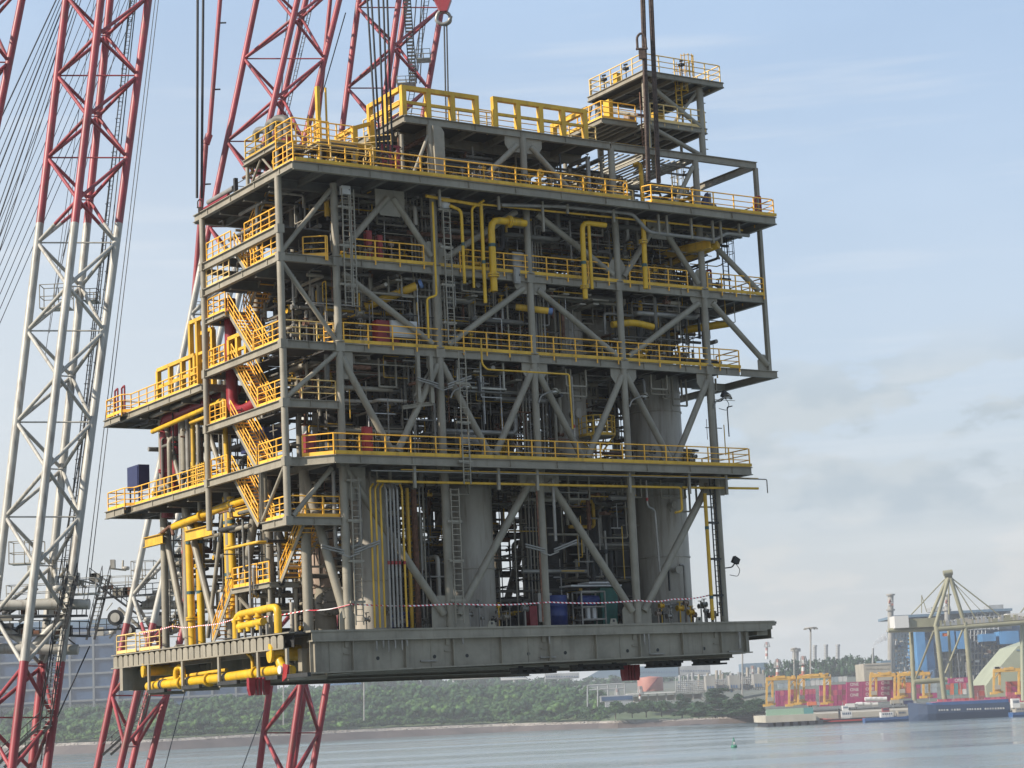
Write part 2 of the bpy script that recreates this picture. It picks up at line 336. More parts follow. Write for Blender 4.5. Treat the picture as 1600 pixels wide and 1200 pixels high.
for v in (1.2,2.6,4.2,6.2,8.0): ib('floor_beam', (1.2,v,-1.55), (29.2,v,-1.45), .6, .3, dB)
for u0, v0 in ((-1.0,3.0),(22.6,3.0)):                   # red steel bumpers hanging under the deck
    for k in range(4):
        b = MB('red_pipe'); u = u0+(0,.42,.62,.84)[k]; q = (.36,.12,.12,.36)[k]; b.slab([(u,v0,-2.2),(u+q,v0,-2.2),(u+q,v0,-2.75),(u+q*.75,v0,-3.1),(u+q*.25,v0,-3.1),(u,v0,-2.75)], .3, (0,1,0)); b.build('guide_plate', dB)
# ---------------------------------------------------------- columns
CR = .20
for i, u in enumerate(UC[1:6]):
    top = WT-.45 if i == 0 else WR-.4
    b = MB('steel'); b.tube((u,0,0), (u,0,W4-.4), .235, n=16)
    for z0, z1 in ((W4,W3-.42),(W3,W2-.42),(W2,WT-.45),(WT,top)):
        if z1 > z0: b.tube((u,0,z0),(u,0,z1), .20, n=16)
    for z in (2.9,5.9,W4+2,W4+4,W3+2.3,W2+2.2): b.tube((u,0,z),(u,0,z+.03), .245 if z < W4 else .21, n=16)
    for z in (W4, W3, W2): b.box((u-.26,-.20,z-.46),(u+.26,.26,z+.02)); b.tube((u,0,z+.05),(u,0,z+.12),.30,n=16)
    b.build('column', MOD)
b = MB('steel'); b.bar((32.5,0,W3),(32.5,0,WR-.4),.22,.26); b.build('column', MOD)
b = MB('steel'); b.tube((0,0,5.5),(0,0,WT-.4),.19,n=16)
for z in (5.8,W4,W3B,W3,W2,W15): b.box((-.2,-.2,z-.44),(.2,.2,z+.02))
b.build('column', MOD)
b = MB('steel'); b.tube((0,VB,W4-2.8),(0,VB,WT-.4),.17,n=16)
for z in (W4,W3B,W3,W2,W15): b.box((-.18,VB-.18,z-.44),(.18,VB+.18,z+.02))
b.build('column', MOD)
for u, v, z0, z1, r in ((1.9,1.8,0,W4-.4,.27),(1.9,6.2,0,W4-.4,.24),(.3,3.2,5.5,W4-.4,.13),(1.5,16.4,0,14.0,.2),(1.5,19.6,0,14,.22),(1.5,VB+.8,0,W3-.4,.22),(5.5,19.6,0,14,.22),(1.4,14.1,7.2,14,.12),(3.3,VB,0,WT-.4,.23),(3.3,5,W4,WT-.4,.16),(6,14.5,0,14.3,.2)):
    tb('column', (u,v,z0), (u,v,z1), r)
for u in UC[2:6]:
    tb('column', (u,VB,0), (u,VB,WT-.4), .25)
    tb('column', (u,14.8,0), (u,14.8,W2), .22)
tb('column', (32.5,VB,W3), (32.5,VB,WT-.4), .18); tb('column', (29.4,VB,W3), (29.4,VB,W2), .16)
# ---------------------------------------------------------- braces
def brace(u0, w0, u1, w1, r=.175, v=0.0, name='brace'): return tb(name, (u0,v,w0), (u1,v,w1), r, n=14)
def gusset(u0, u1, w0, w1, v=0.0, low=.0):
    b = MB('steel'); b.slab([(u0,v-.02,w1),(u1,v-.02,w1),(u1,v-.02,w0+low),(u1-.3,v-.02,w0),(u0+.3,v-.02,w0),(u0,v-.02,w0+low)], .05, (0,1,0)); return b.build('gusset_plate', MOD)
c = UC
tie = W4-.35
for a in ((c[1]+.1,W4-.5,c[2]-.4,.7),(c[2]+.5,.7,c[3]-.6,W4-.9),(c[3]+.6,W4-.9,c[4]-.35,.7),(c[4]+.45,.7,c[5]-.6,W4-.9)): brace(*a, r=.215)
tb('brace', (1.9,1.8,W4-.6), (c[1]-.1,.1,.6), .24)
for k in range(1, 6):                                     # W pattern between the two walkways
    mid = (c[k]+c[min(k+1,5)])/2
    if k < 5: brace(c[k]+.12, W3-.75, mid-.12, W4+.45, .19); brace(mid+.22, W4+.45, c[k+1]-.14, W3-.85, .19)
brace(c[5]+.3, W4+.3, c[5]+.25, W3-.6, .08)
for a in ((c[1]+.4,W2-.8,c[2]-.4,W3+.3),(c[2]+.6,W3+.3,c[3]-.45,W2-.8),(c[3]+.5,W2-.8,c[4]-.4,W3+.3),(c[4]+.4,W3+.3,c[5]-.45,W2-.8),(c[5]+.6,W2-.7,c[6]-.1,W3+.35)): brace(*a)
for a in ((6.55,WT-.9,c[1]+.45,W2+.5),(6.9,WT-.9,c[2]-.25,W2+.55),(c[3]-.7,WT-.9,c[2]+.6,W2+.5),(c[3]+.7,WT-.9,c[4]-.35,W2+.5),(24.4,WT-1.0,c[4]+.4,W2+.4),(25.2,WT-1.0,c[5]-.35,W2+.4),(c[5]+.35,WT-1.1,c[6]-.4,W2+.3)): brace(*a)
for a in ((.1,W2-.5,c[1]-.15,W3+.1),(c[1]-.2,WT-.8,.1,W2+.1),(c[1]-.15,W3-.5,.15,W3B+.1)): brace(*a, r=.13)
brace(2.6, W4-.5, .3, 5.85, .13)
tb('brace', (0,.3,W4-.5), (0,3.0,5.9), .09); ib('brace', (0,3.1,5.8), (0,3.1,W4-.4), .2, .2)
for a in ((9.5,WR-.5,8.0,WT+.1,.10),(c[3]-.4,WR-.9,11.9,WT+.1,.17),(c[3]+.5,WR-.9,19.3,WT+.1,.17),(c[5]-.2,WR-.8,25.9,WT+.3,.14)): brace(a[0],a[1],a[2],a[3],a[4])
for u0, u1, w0, w1 in ((c[1]-.1,c[1]+.8,W3-1.9,W3-.42),(c[2]-.8,c[2]+.3,W3-1.4,W3-.42),(c[3]-.8,c[3]+.9,W3-1.3,W3-.42),(c[4]-.9,c[4]+.9,W3-1.3,W3-.42),(c[5]-.9,c[5]+.2,W3-1.4,W3-.42),
        (c[3]-1.0,c[3]+1.1,W2-1.1,W2-.42),(c[5]-1.0,c[5]+1.0,W2-1.0,W2-.42),(5.8,7.6,WT-1.9,WT-.45),(c[3]-1.2,c[3]+1.3,WR-1.3,WR-.42),(c[1]+.1,c[1]+1.3,W4-2.2,W4-.42),(c[3]-1.3,c[3]+1.3,W4-1.5,W4-.42),(c[5]-1.2,c[5]+.9,W4-1.5,W4-.42),(24.0,25.7,WT-1.6,WT-.45)):
    gusset(u0, u1, w0, w1, .03, low=.4)
for u0, u1, w0, w1 in ((c[2]-1.1,c[2]+1.2,0,1.7),(c[4]-1.0,c[4]+1.0,0,1.3),(c[1]-.5,c[1]+.4,0,1.3),(c[4]-.7,c[4]+.7,W2+.02,W2+1.4),(c[5]-.7,c[5]+.7,W2+.02,W2+1.3),(c[2]-.8,c[2]+.8,W2+.02,W2+1.4),(c[6]-.8,c[6]+.1,W3+.02,W3+1.0),
        ((c[1]+c[2])/2-.6,(c[1]+c[2])/2+.6,W4+.02,W4+.8),((c[2]+c[3])/2-.6,(c[2]+c[3])/2+.6,W4+.02,W4+.8),((c[3]+c[4])/2-.6,(c[3]+c[4])/2+.6,W4+.02,W4+.9),((c[4]+c[5])/2-.6,(c[4]+c[5])/2+.6,W4+.02,W4+.8)):
    b = MB('steel'); b.slab([(u0,.03,w0),(u1,.03,w0),(u1,.03,w0+(w1-w0)*.6),(u1-.35,.03,w1),(u0+.35,.03,w1),(u0,.03,w0+(w1-w0)*.6)], .05, (0,1,0)); b.build('gusset_plate', MOD)
# rear truss and cross bracing (seen through the bays)
for k in range(2, 5):
    m_ = (c[k]+c[k+1])/2
    for vv in (VB,):
        brace(c[k]+.2, W4-.7, m_, .4, .22, vv); brace(c[k+1]-.2, W4-.7, m_, .4, .22, vv)
        brace(c[k]+.2, W3-.7, m_, W4+.3, .18, vv); brace(c[k+1]-.2, W3-.7, m_, W4+.3, .18, vv)
brace(c[1]+.1, W4-.7, 6.3, .4, .22, VB); brace(c[2]-.2, W4-.7, 6.4, .4, .22, VB); brace(c[1]+.1, WT-.7, 6.3, W2+.3, .16, 5)
brace(c[5]+.1, W2-.7, 32.3, W3+.3, .16, VB); brace(c[5], WT-.7, 31.9, W2+.3, .16, VB); brace(c[5]-2.6, W3-.7, c[5], W4+.2, .17, 6)
brace(c[5]-2.6, W4-.7, c[5]+.2, .3, .2, 6); brace(c[5]-.2, W4-.6, c[5]+.1,.2,.2,VB)
for (v0,w0),(v1,w1),r in (((16.4,8.2),(12.3,.4),.2),((19.6,7.6),(16.6,.5),.2),((6.4,8.2),(9.6,.5),.24),((10.8,8.2),(13.6,.4),.12),((19.4,14),(16.6,9),.14),((14,14),(10.9,9),.14)):
    tb('brace', (1.5,v0,w0), (1.5,v1,w1), r)
# ---------------------------------------------------------- upper frame (roof level)
dR = deck(7.8, 21.6, 0, 8.5, WR, ('f.42','l.42','b'), joist=2.3)
for a in (((21.7,0,WR),(32.6,0,WR)),((32.5,.15,WR),(32.5,6.5,WR)),((27.85,.15,WR-.02),(27.85,9.6,WR-.02)),((24.6,.15,WR-.02),(24.6,9.6,WR-.02)),((21.8,6.5,WR),(32.4,6.5,WR)),((21.8,9.7,WR),(28,9.7,WR)),((7.8,8.5,WR-.01),(7.8,9.6,WR-.01))): ib('edge_beam', *a, .42, .26, dR)
b = MB('grating')                                        # open floor bars of the roof platform
for i in range(14): b.bar((22.0+i*.42, .4, WR-.45), (22.0+i*.42, 6.4, WR-.45), .10, .06)
for i in range(9): b.bar((28.1+i*.5, 6.2-.3*(i%2), WR-.4), (28.1+i*.5, 6.4, WR-.4), .3, .05)
b.build('floor_bars', dR)
for u,v in ((21.65,6.5),(27.85,6.5),(32.5,6.5),(9.4,8.5),(15.5,8.5),(21.65,9.7)): tb('column', (u,v,WT), (u,v,WR-.4), .17)
# heavy yellow frames on the roof
def yframe(u0, u1, v, w0, w1, posts, ret=0, s=.30, parent=None, name='bumper_frame'):
    b = MB('yellow'); z = w1-s/2
    b.bar((u0,v,z),(u1,v,z),s,s*.8); b.bar((u0+s/2,v,(w0+w1)/2-.05),(u1-s/2,v,(w0+w1)/2-.05),s*.55,s*.5)
    for i in range(posts):
        u = u0+s/2+(u1-u0-s)*i/(posts-1); b.bar((u,v,w0),(u,v,z-s*.4),s*.95,s)
    if ret:
        uu = u1-s/2; b.bar((uu,v+.2,z),(uu,v+ret,z),s*.8,s*.7); b.bar((uu,v+.2,(w0+w1)/2),(uu,v+ret,(w0+w1)/2),s*.5,s*.5); b.bar((uu,v+ret,w0),(uu,v+ret,w1),s,s)
    return b.build(name, parent or MOD)
yframe(7.85, 12.85, .4, WR+.01, 29.85, 4); yframe(13.8, 20.3, .4, WR+.01, 29.95, 5, ret=3.2)
b = MB('yellow'); b.bar((8.0,.7,29.7),(8.0,4.2,29.7),.25,.25); b.bar((8.0,.7,28.9),(8.0,4.2,28.9),.2,.2)
for v in (2.2,4.2): b.bar((8.0,v,WR),(8.0,v,29.8),.28,.28)
b.build('bumper_frame', MOD)
b = MB('yellow')
for a,d in (((6.3,3,26.2),(6.3,3,28.0)),((7.4,3,26.2),(7.4,3,28.4)),((6.3,5,26.2),(6.3,5,28.0))): b.bar(a,d,.28,.28)
b.bar((6.3,3,27.9),(7.4,3,28.3),.22,.22); b.bar((6.3,3,27.9),(6.3,5,27.9),.22,.22); b.bar((6.3,3,26.9),(7.4,3,26.9),.2,.2); b.bar((6.3,3,26.9),(6.3,5,26.9),.2,.2); b.bar((6.3,3,WT),(6.3,3,26.2),.22,.22)
b.build('bumper_frame', MOD)
# roof rails
railing([(12.9,.5),(13.8,.5)], WR, toe=False, m='cream_rail'); railing([(8.0,5),(8.0,.8),(21.2,.8)], WR, toe=False, m='cream_rail', sp=2)
railing([(4.5,4.5),(7.8,1.5)], WT+2.1, m='cream_rail', toe=False)
# ---------------------------------------------------------- roof tower
TW = empty('roof_tower', (0,0,0)); TW.parent = MOD
A0, A1, B0, B1 = 24.8, 28.9, .5, 5.4
for u,v in ((A0,B0),(A1,B0),(A0,B1),(A1,B1)): tb('column', (u,v,WR), (u,v,32.4), .20, TW)
def tdeck(u0,u1,v0,v1,wz,h=.32):
    b = MB('plate'); b.box((u0+.1,v0+.1,wz-.07),(u1-.1,v1-.1,wz-.01))
    for a in (((u0,v0),(u1,v0)),((u0,v1),(u1,v1)),((u0,v0),(u0,v1)),((u1,v0),(u1,v1))): b.ibeam((*a[0],wz),(*a[1],wz),h,.2,'steel')
    for i in range(1,5): b.ibeam((u0+(u1-u0)*i/5,v0+.1,wz-.08),(u0+(u1-u0)*i/5,v1-.1,wz-.08),h*.7,.15,'steel')
    return b.build('deck', TW)
tdeck(24.3, 30.3, -.1, 5.7, 32.75); tdeck(A0+.1, A1+.3, B0-.1, B1+.4, 29.85); tdeck(A0-2.6,A0,B0+1,B1+.2,30.0)
b = MB('steel'); b.ibeam((24.3,5.8,32.2),(24.3,9.4,32.2),.34,.22); b.build('cantilever_beam', TW)
for p,q,r in (((24.3,5.4,32.1),(24.3,7.6,28),.09),((24.3,9.2,32.0),(24.3,7.6,28),.09),((24.6,9.0,28),(24.6,9.0,32),.14),((A0,B0,32.3),(A1,B0,29.9),.15),((A1,B0+.1,32.3),(A0+2,B0+.1,29.9),.10),((A0,B0,29.6),(A1,B0,28.1),.14),((A1,B1,29.6),(A1-1.6,B1,28.1),.12),((A0,B1,32.0),(A0,B0,30.1),.12),((A0,B1,29.6),(A0,B0+.3,28.1),.1)): tb('brace', p, q, r, TW)
railing([(24.4,5.6),(24.4,0),(30.2,0),(30.2,5.6),(24.5,5.6)], 32.75, parent=TW, m='cream_rail', sp=1.2, toe=False, ends=False)
railing([(22.3,5.4),(22.3,1.6),(A0,1.6)], 30.0, parent=TW, m='rail_yellow', sp=1.2); railing([(A0+.2,B0-.1),(A1+.2,B0-.1)], 29.85, parent=TW, m='cream_rail', sp=1.0)
railing([(A0+.3,B1+.2),(A1+.2,B1+.2)], 29.85, parent=TW, m='cream_rail', sp=1.0, toe=False)
def ladder(u, v, z0, z1, parent=None, m='steel', wd=.42, cage=False, axis='u', name='ladder', brk=True):
    b = MB(m); a = Vector((1,0,0)) if axis == 'u' else Vector((0,1,0)); nrm = Vector((0,-1,0)) if axis == 'u' else Vector((-1,0,0)); o = Vector((u,v,0))
    for s in (-1,1): b.bar(o+a*(wd/2*s)+EW*z0, o+a*(wd/2*s)+EW*z1, .06, .06)
    z = z0+.2
    while z < z1: b.bar(o-a*wd/2+EW*z, o+a*wd/2+EW*z, .035, .035); z += .3
    if brk:
        z = z0+1.2
        while z < z1: b.bar(o-a*(wd/2+.25)+EW*z-nrm*.06, o+a*(wd/2+.15)+EW*z-nrm*.06, .14, .12); z += 2.1
    r = b.build(name, parent or MOD)
    if cage:
        cb = MB(m); z = z0+2.1 if z1-z0 > 3 else z0+.3
        zz = z
        while zz < z1+.1:
            cb.path([o-a*.35+EW*zz, o-a*.38+nrm*.5+EW*zz, o+nrm*.78+EW*zz, o+a*.38+nrm*.5+EW*zz, o+a*.35+EW*zz], .022, n=4, bend=6); zz += .65
        for x, y in ((-.38,.45),(-.2,.66),(0,.76),(.2,.66),(.38,.45)): cb.bar(o+a*x+nrm*y+EW*z, o+a*x+nrm*y+EW*(z1), .03, .02)
        cb.build('safety_cage', r)
    return r
ladder(A1-1.3, B0+.35, 29.9, 33.8, TW, 'yellow', cage=True, brk=False); ladder(A0-.35, B0-.2, WR-1.2, 31.5, TW, 'rust', brk=True)
for u,v in ((24.5,4.2),(24.5,1.9),(27.2,-.1)):
    b = MB('dark_metal'); b.bar((u,v,32.8),(u,v,33.6),.05,.05); b.box((u-.16,v-.14,33.4),(u+.14,v+.14,33.55)); b.bar((u-.28,v-.2,33.6),(u+.28,v+.2,33.85),.05,.12); b.build('floodlight', TW)
b = MB('yellow'); b.box((24.45,2.8,32.9),(24.8,3.2,33.5)); b.build('junction_box', TW)
b = MB('yellow'); b.box((A0-1.5,2.2,30.2),(A0-1.2,2.8,31.5)); b.build('cabinet', TW)
for pts, r, m in (([(A1+.25,B0,29.9),(A1+.25,B0,32.4)],.05,'bare_pipe'),([(A0-.15,B0-.25,28.0),(A0-.15,B0-.25,32.7)],.09,'cream_rail'),([(25.4,1.5,32.3),(27.8,1.5,32.3),(27.8,4.6,32.3)],.07,'bare_pipe'),([(25.2,3.0,32.25),(29.9,3.0,32.25)],.05,'dark_metal'),([(25.1,2.2,29.5),(28.6,2.2,29.5),(28.6,2.2,28.3)],.09,'steel'),([(25.0,4.0,29.45),(28.4,4.0,29.45)],.06,'yellow'),([(27.9,1.0,29.9),(27.9,1.0,31.2),(26.6,1.0,31.2)],.06,'bare_pipe')):
    b = MB(m); b.path(pts, r, n=8); b.build('pipe', TW)
for (x0,y0,z0,dx,dy,dz,m) in ((26.2,1.6,29.9,.8,.6,1.0,'yellow'),(25.6,3.4,29.9,.6,.5,1.3,'insulation'),(27.6,3.6,29.9,.5,.5,.9,'dark_metal'),(28.2,1.2,32.8,.5,.5,.5,'yellow'),(26.0,4.4,32.8,.4,.4,.8,'bare_pipe')): b = MB(m); b.box((x0,y0,z0),(x0+dx,y0+dy,z0+dz)); b.box((x0+.05,y0-.04,z0+.1),(x0+dx-.05,y0,z0+dz-.1)); b.build('junction_box', TW)
for z in (28.6,29.2,30.3,30.9,31.5,32.1): b = MB('steel'); b.bar((A1+.22,B0,z),(A1+.42,B0,z),.05,.05); b.build('step_bracket', TW)
b = MB('yellow')
for k in range(6): a = math.pi*k/5; b.bar((27.9+.42*math.cos(a),.25-.35*math.sin(a),32.9),(27.9+.42*math.cos(a),.25-.35*math.sin(a),34.3),.04,.04)
for z in (33.2,33.7,34.2): b.path([(28.32,.25,z),(28.1,-.08,z),(27.7,-.08,z),(27.48,.25,z)], .025, n=4)
b.build('safety_cage', TW)
# ---------------------------------------------------------- railings of the module
railing([(.08,.6),(.08,-1.72),(21.4,-1.72),(21.6,-1.1)], WT); railing([(22.9,-1.1),(23.1,-1.72),(32.25,-1.72),(32.25,2)], WT)
railing([(21.5,-.2),(22.9,-.2)], WT, m='cream_rail', toe=False); railing([(.1,-1.0),(5.2,-1.0),(6.0,1.5)], WT+.02, h=1.6, toe=False, m='cream_rail', sp=2.2)
railing([(1.6,.5),(2.6,-.15),(2.7,-.15)], W2, m='rail_yellow', sp=.8); railing([(4.1,-.12),(8.6,-.12)], W2, sp=1.5); railing([(10.9,-.12),(20.9,-.12)], W2, sp=1.45); railing([(22.4,-.12),(26.6,-.12)], W2, sp=1.3); railing([(28.1,-.12),(32.4,-.12),(32.4,3)], W2, sp=1.2)
railing([(2.9,.9),(3.5,-.14),(30.1,-.14),(30.1,2)], W3, sp=1.5)
railing([(.9,-.1),(2.0,-1.46),(29.3,-1.46),(29.3,3)], W4, sp=1.5)
b = MB('yellow')
for u0,u1,wz,v in ((3.3,32.4,W2,-.145),(3.4,30.2,W3,-.15),(2.0,29.3,W4,-1.64),(.1,21.5,WT,-1.9),(23,32.3,WT,-1.9)): b.box((u0,v-.02,wz+.02),(u1,v+.01,wz+.2))
b.build('toe_board', MOD)
railing([(.1,.15),(.1,3.3),(.1,3.7)], W2, sp=1.0); railing([(.1,.2),(.1,3.6)], W3, sp=1.0); railing([(.1,.2),(.1,3.3)], W3B, sp=1.0); railing([(.1,.2),(.1,3.4)], W4, sp=1.0)
railing([(.1,3.0),(.1,.15),(3.1,.15)], 5.8, sp=.9); railing([(.12,.2),(3.1,.2)], W3B, m='cream_rail', sp=1.0, toe=False); railing([(.12,.2),(3.1,.2)], W3, m='cream_rail', sp=1.0, toe=False)
railing([(.14,7.2),(.14,9.5),(1.6,9.5)], 17.9, sp=.8, toe=True); railing([(.1,6.2),(.1,9.4)], W15, sp=.9); railing([(.1,.3),(.1,4.4)], W15, sp=1.1, m='rail_yellow')
for wz in (W3,W3B,W4): railing([(.12,7.4),(.12,9.5),(1.5,9.5)], wz, sp=.75)
railing([(.1,6.5),(.1,9.5)], W2, sp=.8, m='cream_rail')
railing([(.95,4.3),(.95,8.8)], 2.8, sp=.75); railing([(.1,11.0),(.1,20.9),(-.4,21.2),(-.4,23.6),(3.9,23.6)], 14.35, sp=1.2); railing([(.1,10.4),(.1,20.6),(-.4,20.9),(-.4,23.6),(3.9,23.6)], 8.65, sp=1.2)
railing([(.1,17.2),(.1,20.2)], 0, sp=1.4, m='cream_rail'); railing([(.1,20.8),(.1,23.8),(2,23.8)], 0, sp=1.5, m='cream_rail')
# ---------------------------------------------------------- stairs
def stair(u, v0, w0, v1, w1, wd=.95):
    """flight from foot (v0,w0) to head (v1,w1), near stringer at u"""
    b = MB('steel')
    for s in (0, wd): b.bar((u+s,v0,w0),(u+s,v1,w1),.05,.28)
    b2 = MB('rail_yellow')
    k = max(3, int(abs(w1-w0)/.21))
    for i in range(1, k):
        t = i/k; b2.box((u+.04, v0+(v1-v0)*t-.13, w0+(w1-w0)*t-.03), (u+wd-.04, v0+(v1-v0)*t+.13, w0+(w1-w0)*t+.02))
    for s in (0, wd): b2.bar((u+s-.03,v0,w0+.16),(u+s-.03,v1,w1+.16),.02,.06)
    o = b.build('stair_flight', MOD); b2.build('tread', o)
    for s in (0, wd):
        h = MB('rail_yellow')
        for z in (1.05,.72,.38): h.path([(u+s,v0,w0+z),(u+s,v1,w1+z)], .036 if z > 1 else .028, n=6)
        for i in range(5):
            t = i/4; h.bar((u+s,v0+(v1-v0)*t,w0+(w1-w0)*t),(u+s,v0+(v1-v0)*t,w0+(w1-w0)*t+1.05),.045,.045)
        h.build('handrail', o)
    return o
stair(.35, 4.3, W3, 7.3, 17.9); stair(1.8, 8.0, 17.9, 6.2, W2); stair(.35, 4.7, W2, 6.3, W15); stair(1.4, 7.5, W15, 4.0, WT)
stair(.35, 3.9, W3B, 7.0, W3); stair(.35, 4.2, W4, 7.3, W3B); stair(.35, 4.2, 5.8, 7.3, W4); stair(1.5, 4.1, 2.8, 1.0, 5.8, 1.1); stair(.9, 11.6, 0, 8.9, 2.8)
for v in (4.4, 8.5):
    for u in (1.0, 2.5): tb('column', (u,v,0), (u,v,2.5), .11)
ib('brace', (1.0,4.6,.3), (1.0,8.2,2.3), .12, .12)
# ladders and cable ladders on the front
ladder(9.85, -.62, W3+.2, 22.9, cage=False); ladder(9.75,-1.75,W4-1.4,14.6); ladder(9.65,-.55,.2,W4-1.5,wd=.5); ladder(3.75,-.5,16.9,23.3,wd=.5,name='cable_ladder'); ladder(4.05,-.5,16.9,23.3,wd=.3,name='cable_ladder',brk=False)
ladder(3.72,-.4,.2,W4-1.0,wd=.45,name='cable_ladder'); ladder(27.0,5.5,W4+.1,W3-.6,cage=True,m='dark_metal'); ladder(31.3,2.0,W2+.2,WT-.3,cage=True,m='dark_metal'); ladder(28.6,3,W3,W2,m='dark_metal',brk=False)
ladder(27.1,-.6,.3,W4-.6,m='dark_metal',wd=.35)
ladder(3.0,1.8,WT,WT+3.6,m='yellow',cage=True,brk=False); ladder(30.5,5.5,WT,WR+.8,m='cream_rail',cage=True,brk=False)
ladder(9.0,3.2,.2,7.5,m='yellow',cage=True,brk=False)
# ============================================================ equipment of the module
def vessel(u, v, z0, z1, r, m='vessel_steel', skirt=0, bands=()):
    b = MB(m); h = min(r*.5, 1.0); pr = [(r, 0)]
    if z1-z0 > 0: pr += [(r, z1-z0-h)]+[(r*math.cos(a), z1-z0-h+h*math.sin(a)) for a in (math.pi/2*k/5 for k in range(1,5))]+[(.02, z1-z0)]
    b.lathe((u,v,z0), pr, n=40); o = b.build('pressure_vessel', MOD)
    for z in bands: q = MB(m); q.lathe((u,v,z), [(r+.005,0),(r+.05,.01),(r+.05,.10),(r+.005,.11)], n=40); q.build('stiffening_ring', o)
    return o
def nozzle(o, u, v, z, r, L=.5, m='vessel_steel'):
    q = MB(m); q.tube((u,v,z),(u,v-L,z), r*.7, n=16); q.tube((u,v-L,z),(u,v-L-.08,z), r, n=20); q.build('flanged_nozzle', o)
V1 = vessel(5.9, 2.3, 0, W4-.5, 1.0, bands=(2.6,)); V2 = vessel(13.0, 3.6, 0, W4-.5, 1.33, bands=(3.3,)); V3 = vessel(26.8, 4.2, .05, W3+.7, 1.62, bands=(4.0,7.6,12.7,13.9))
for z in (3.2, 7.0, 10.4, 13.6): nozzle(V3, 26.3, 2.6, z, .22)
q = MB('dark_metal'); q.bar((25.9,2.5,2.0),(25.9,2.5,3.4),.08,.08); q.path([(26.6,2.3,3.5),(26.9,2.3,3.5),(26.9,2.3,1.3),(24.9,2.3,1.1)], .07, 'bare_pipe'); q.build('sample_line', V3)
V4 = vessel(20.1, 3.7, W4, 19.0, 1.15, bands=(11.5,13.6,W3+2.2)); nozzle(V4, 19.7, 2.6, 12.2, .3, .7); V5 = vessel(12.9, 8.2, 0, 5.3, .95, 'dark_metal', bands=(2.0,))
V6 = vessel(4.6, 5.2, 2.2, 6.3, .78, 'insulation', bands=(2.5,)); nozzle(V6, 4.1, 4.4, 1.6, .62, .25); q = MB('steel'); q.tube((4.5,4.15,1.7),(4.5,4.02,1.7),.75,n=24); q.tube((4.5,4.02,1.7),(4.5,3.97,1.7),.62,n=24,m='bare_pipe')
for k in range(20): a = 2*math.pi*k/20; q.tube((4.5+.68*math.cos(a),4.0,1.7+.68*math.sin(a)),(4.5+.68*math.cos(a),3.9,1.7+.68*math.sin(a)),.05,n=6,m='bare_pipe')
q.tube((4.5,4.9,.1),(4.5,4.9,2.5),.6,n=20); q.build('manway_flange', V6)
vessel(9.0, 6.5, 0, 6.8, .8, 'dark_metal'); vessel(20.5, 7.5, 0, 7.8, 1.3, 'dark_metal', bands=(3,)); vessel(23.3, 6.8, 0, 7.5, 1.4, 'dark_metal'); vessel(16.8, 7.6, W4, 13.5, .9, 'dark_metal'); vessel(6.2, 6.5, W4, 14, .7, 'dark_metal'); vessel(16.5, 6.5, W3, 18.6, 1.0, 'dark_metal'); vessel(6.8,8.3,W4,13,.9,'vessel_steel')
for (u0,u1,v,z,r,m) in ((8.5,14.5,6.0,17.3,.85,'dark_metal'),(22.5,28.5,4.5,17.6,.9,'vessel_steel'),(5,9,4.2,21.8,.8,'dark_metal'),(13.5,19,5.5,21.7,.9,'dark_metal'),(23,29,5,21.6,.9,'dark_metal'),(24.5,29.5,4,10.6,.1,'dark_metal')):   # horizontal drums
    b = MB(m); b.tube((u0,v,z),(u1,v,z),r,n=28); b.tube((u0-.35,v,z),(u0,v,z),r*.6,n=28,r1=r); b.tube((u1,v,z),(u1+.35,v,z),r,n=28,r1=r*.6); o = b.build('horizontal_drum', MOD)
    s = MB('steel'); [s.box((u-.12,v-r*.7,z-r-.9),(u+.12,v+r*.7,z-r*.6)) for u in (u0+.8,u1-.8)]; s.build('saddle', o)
# round access platforms
for (u,v,z,r0,m) in ((12.9,8.2,5.0,1.0,'yellow'),(20.9,1.9,10.9,.30,'yellow')):
    b = MB(m); n = 16; R = r0+.75
    for i in range(n):
        a0, a1 = 2*math.pi*i/n, 2*math.pi*(i+1)/n; p, q = (u+R*math.cos(a0),v+R*math.sin(a0)), (u+R*math.cos(a1),v+R*math.sin(a1))
        for h in (.02,.4,.75,1.1): b.bar((*p,z+h),(*q,z+h),.04,.16 if h < .1 else .045)
        b.bar((*p,z),(*p,z+1.1),.05,.05)
    b.lathe((u,v,z), [(r0,-.08),(R,-.08),(R,0),(r0,0)], 'grating', 16)
    for i in range(4): a = i*math.pi/2+.6; b.bar((u+R*math.cos(a),v+R*math.sin(a),z-.05),(u+r0*math.cos(a),v+r0*math.sin(a),z-.9),.08,.08)
    b.build('ring_platform', MOD)
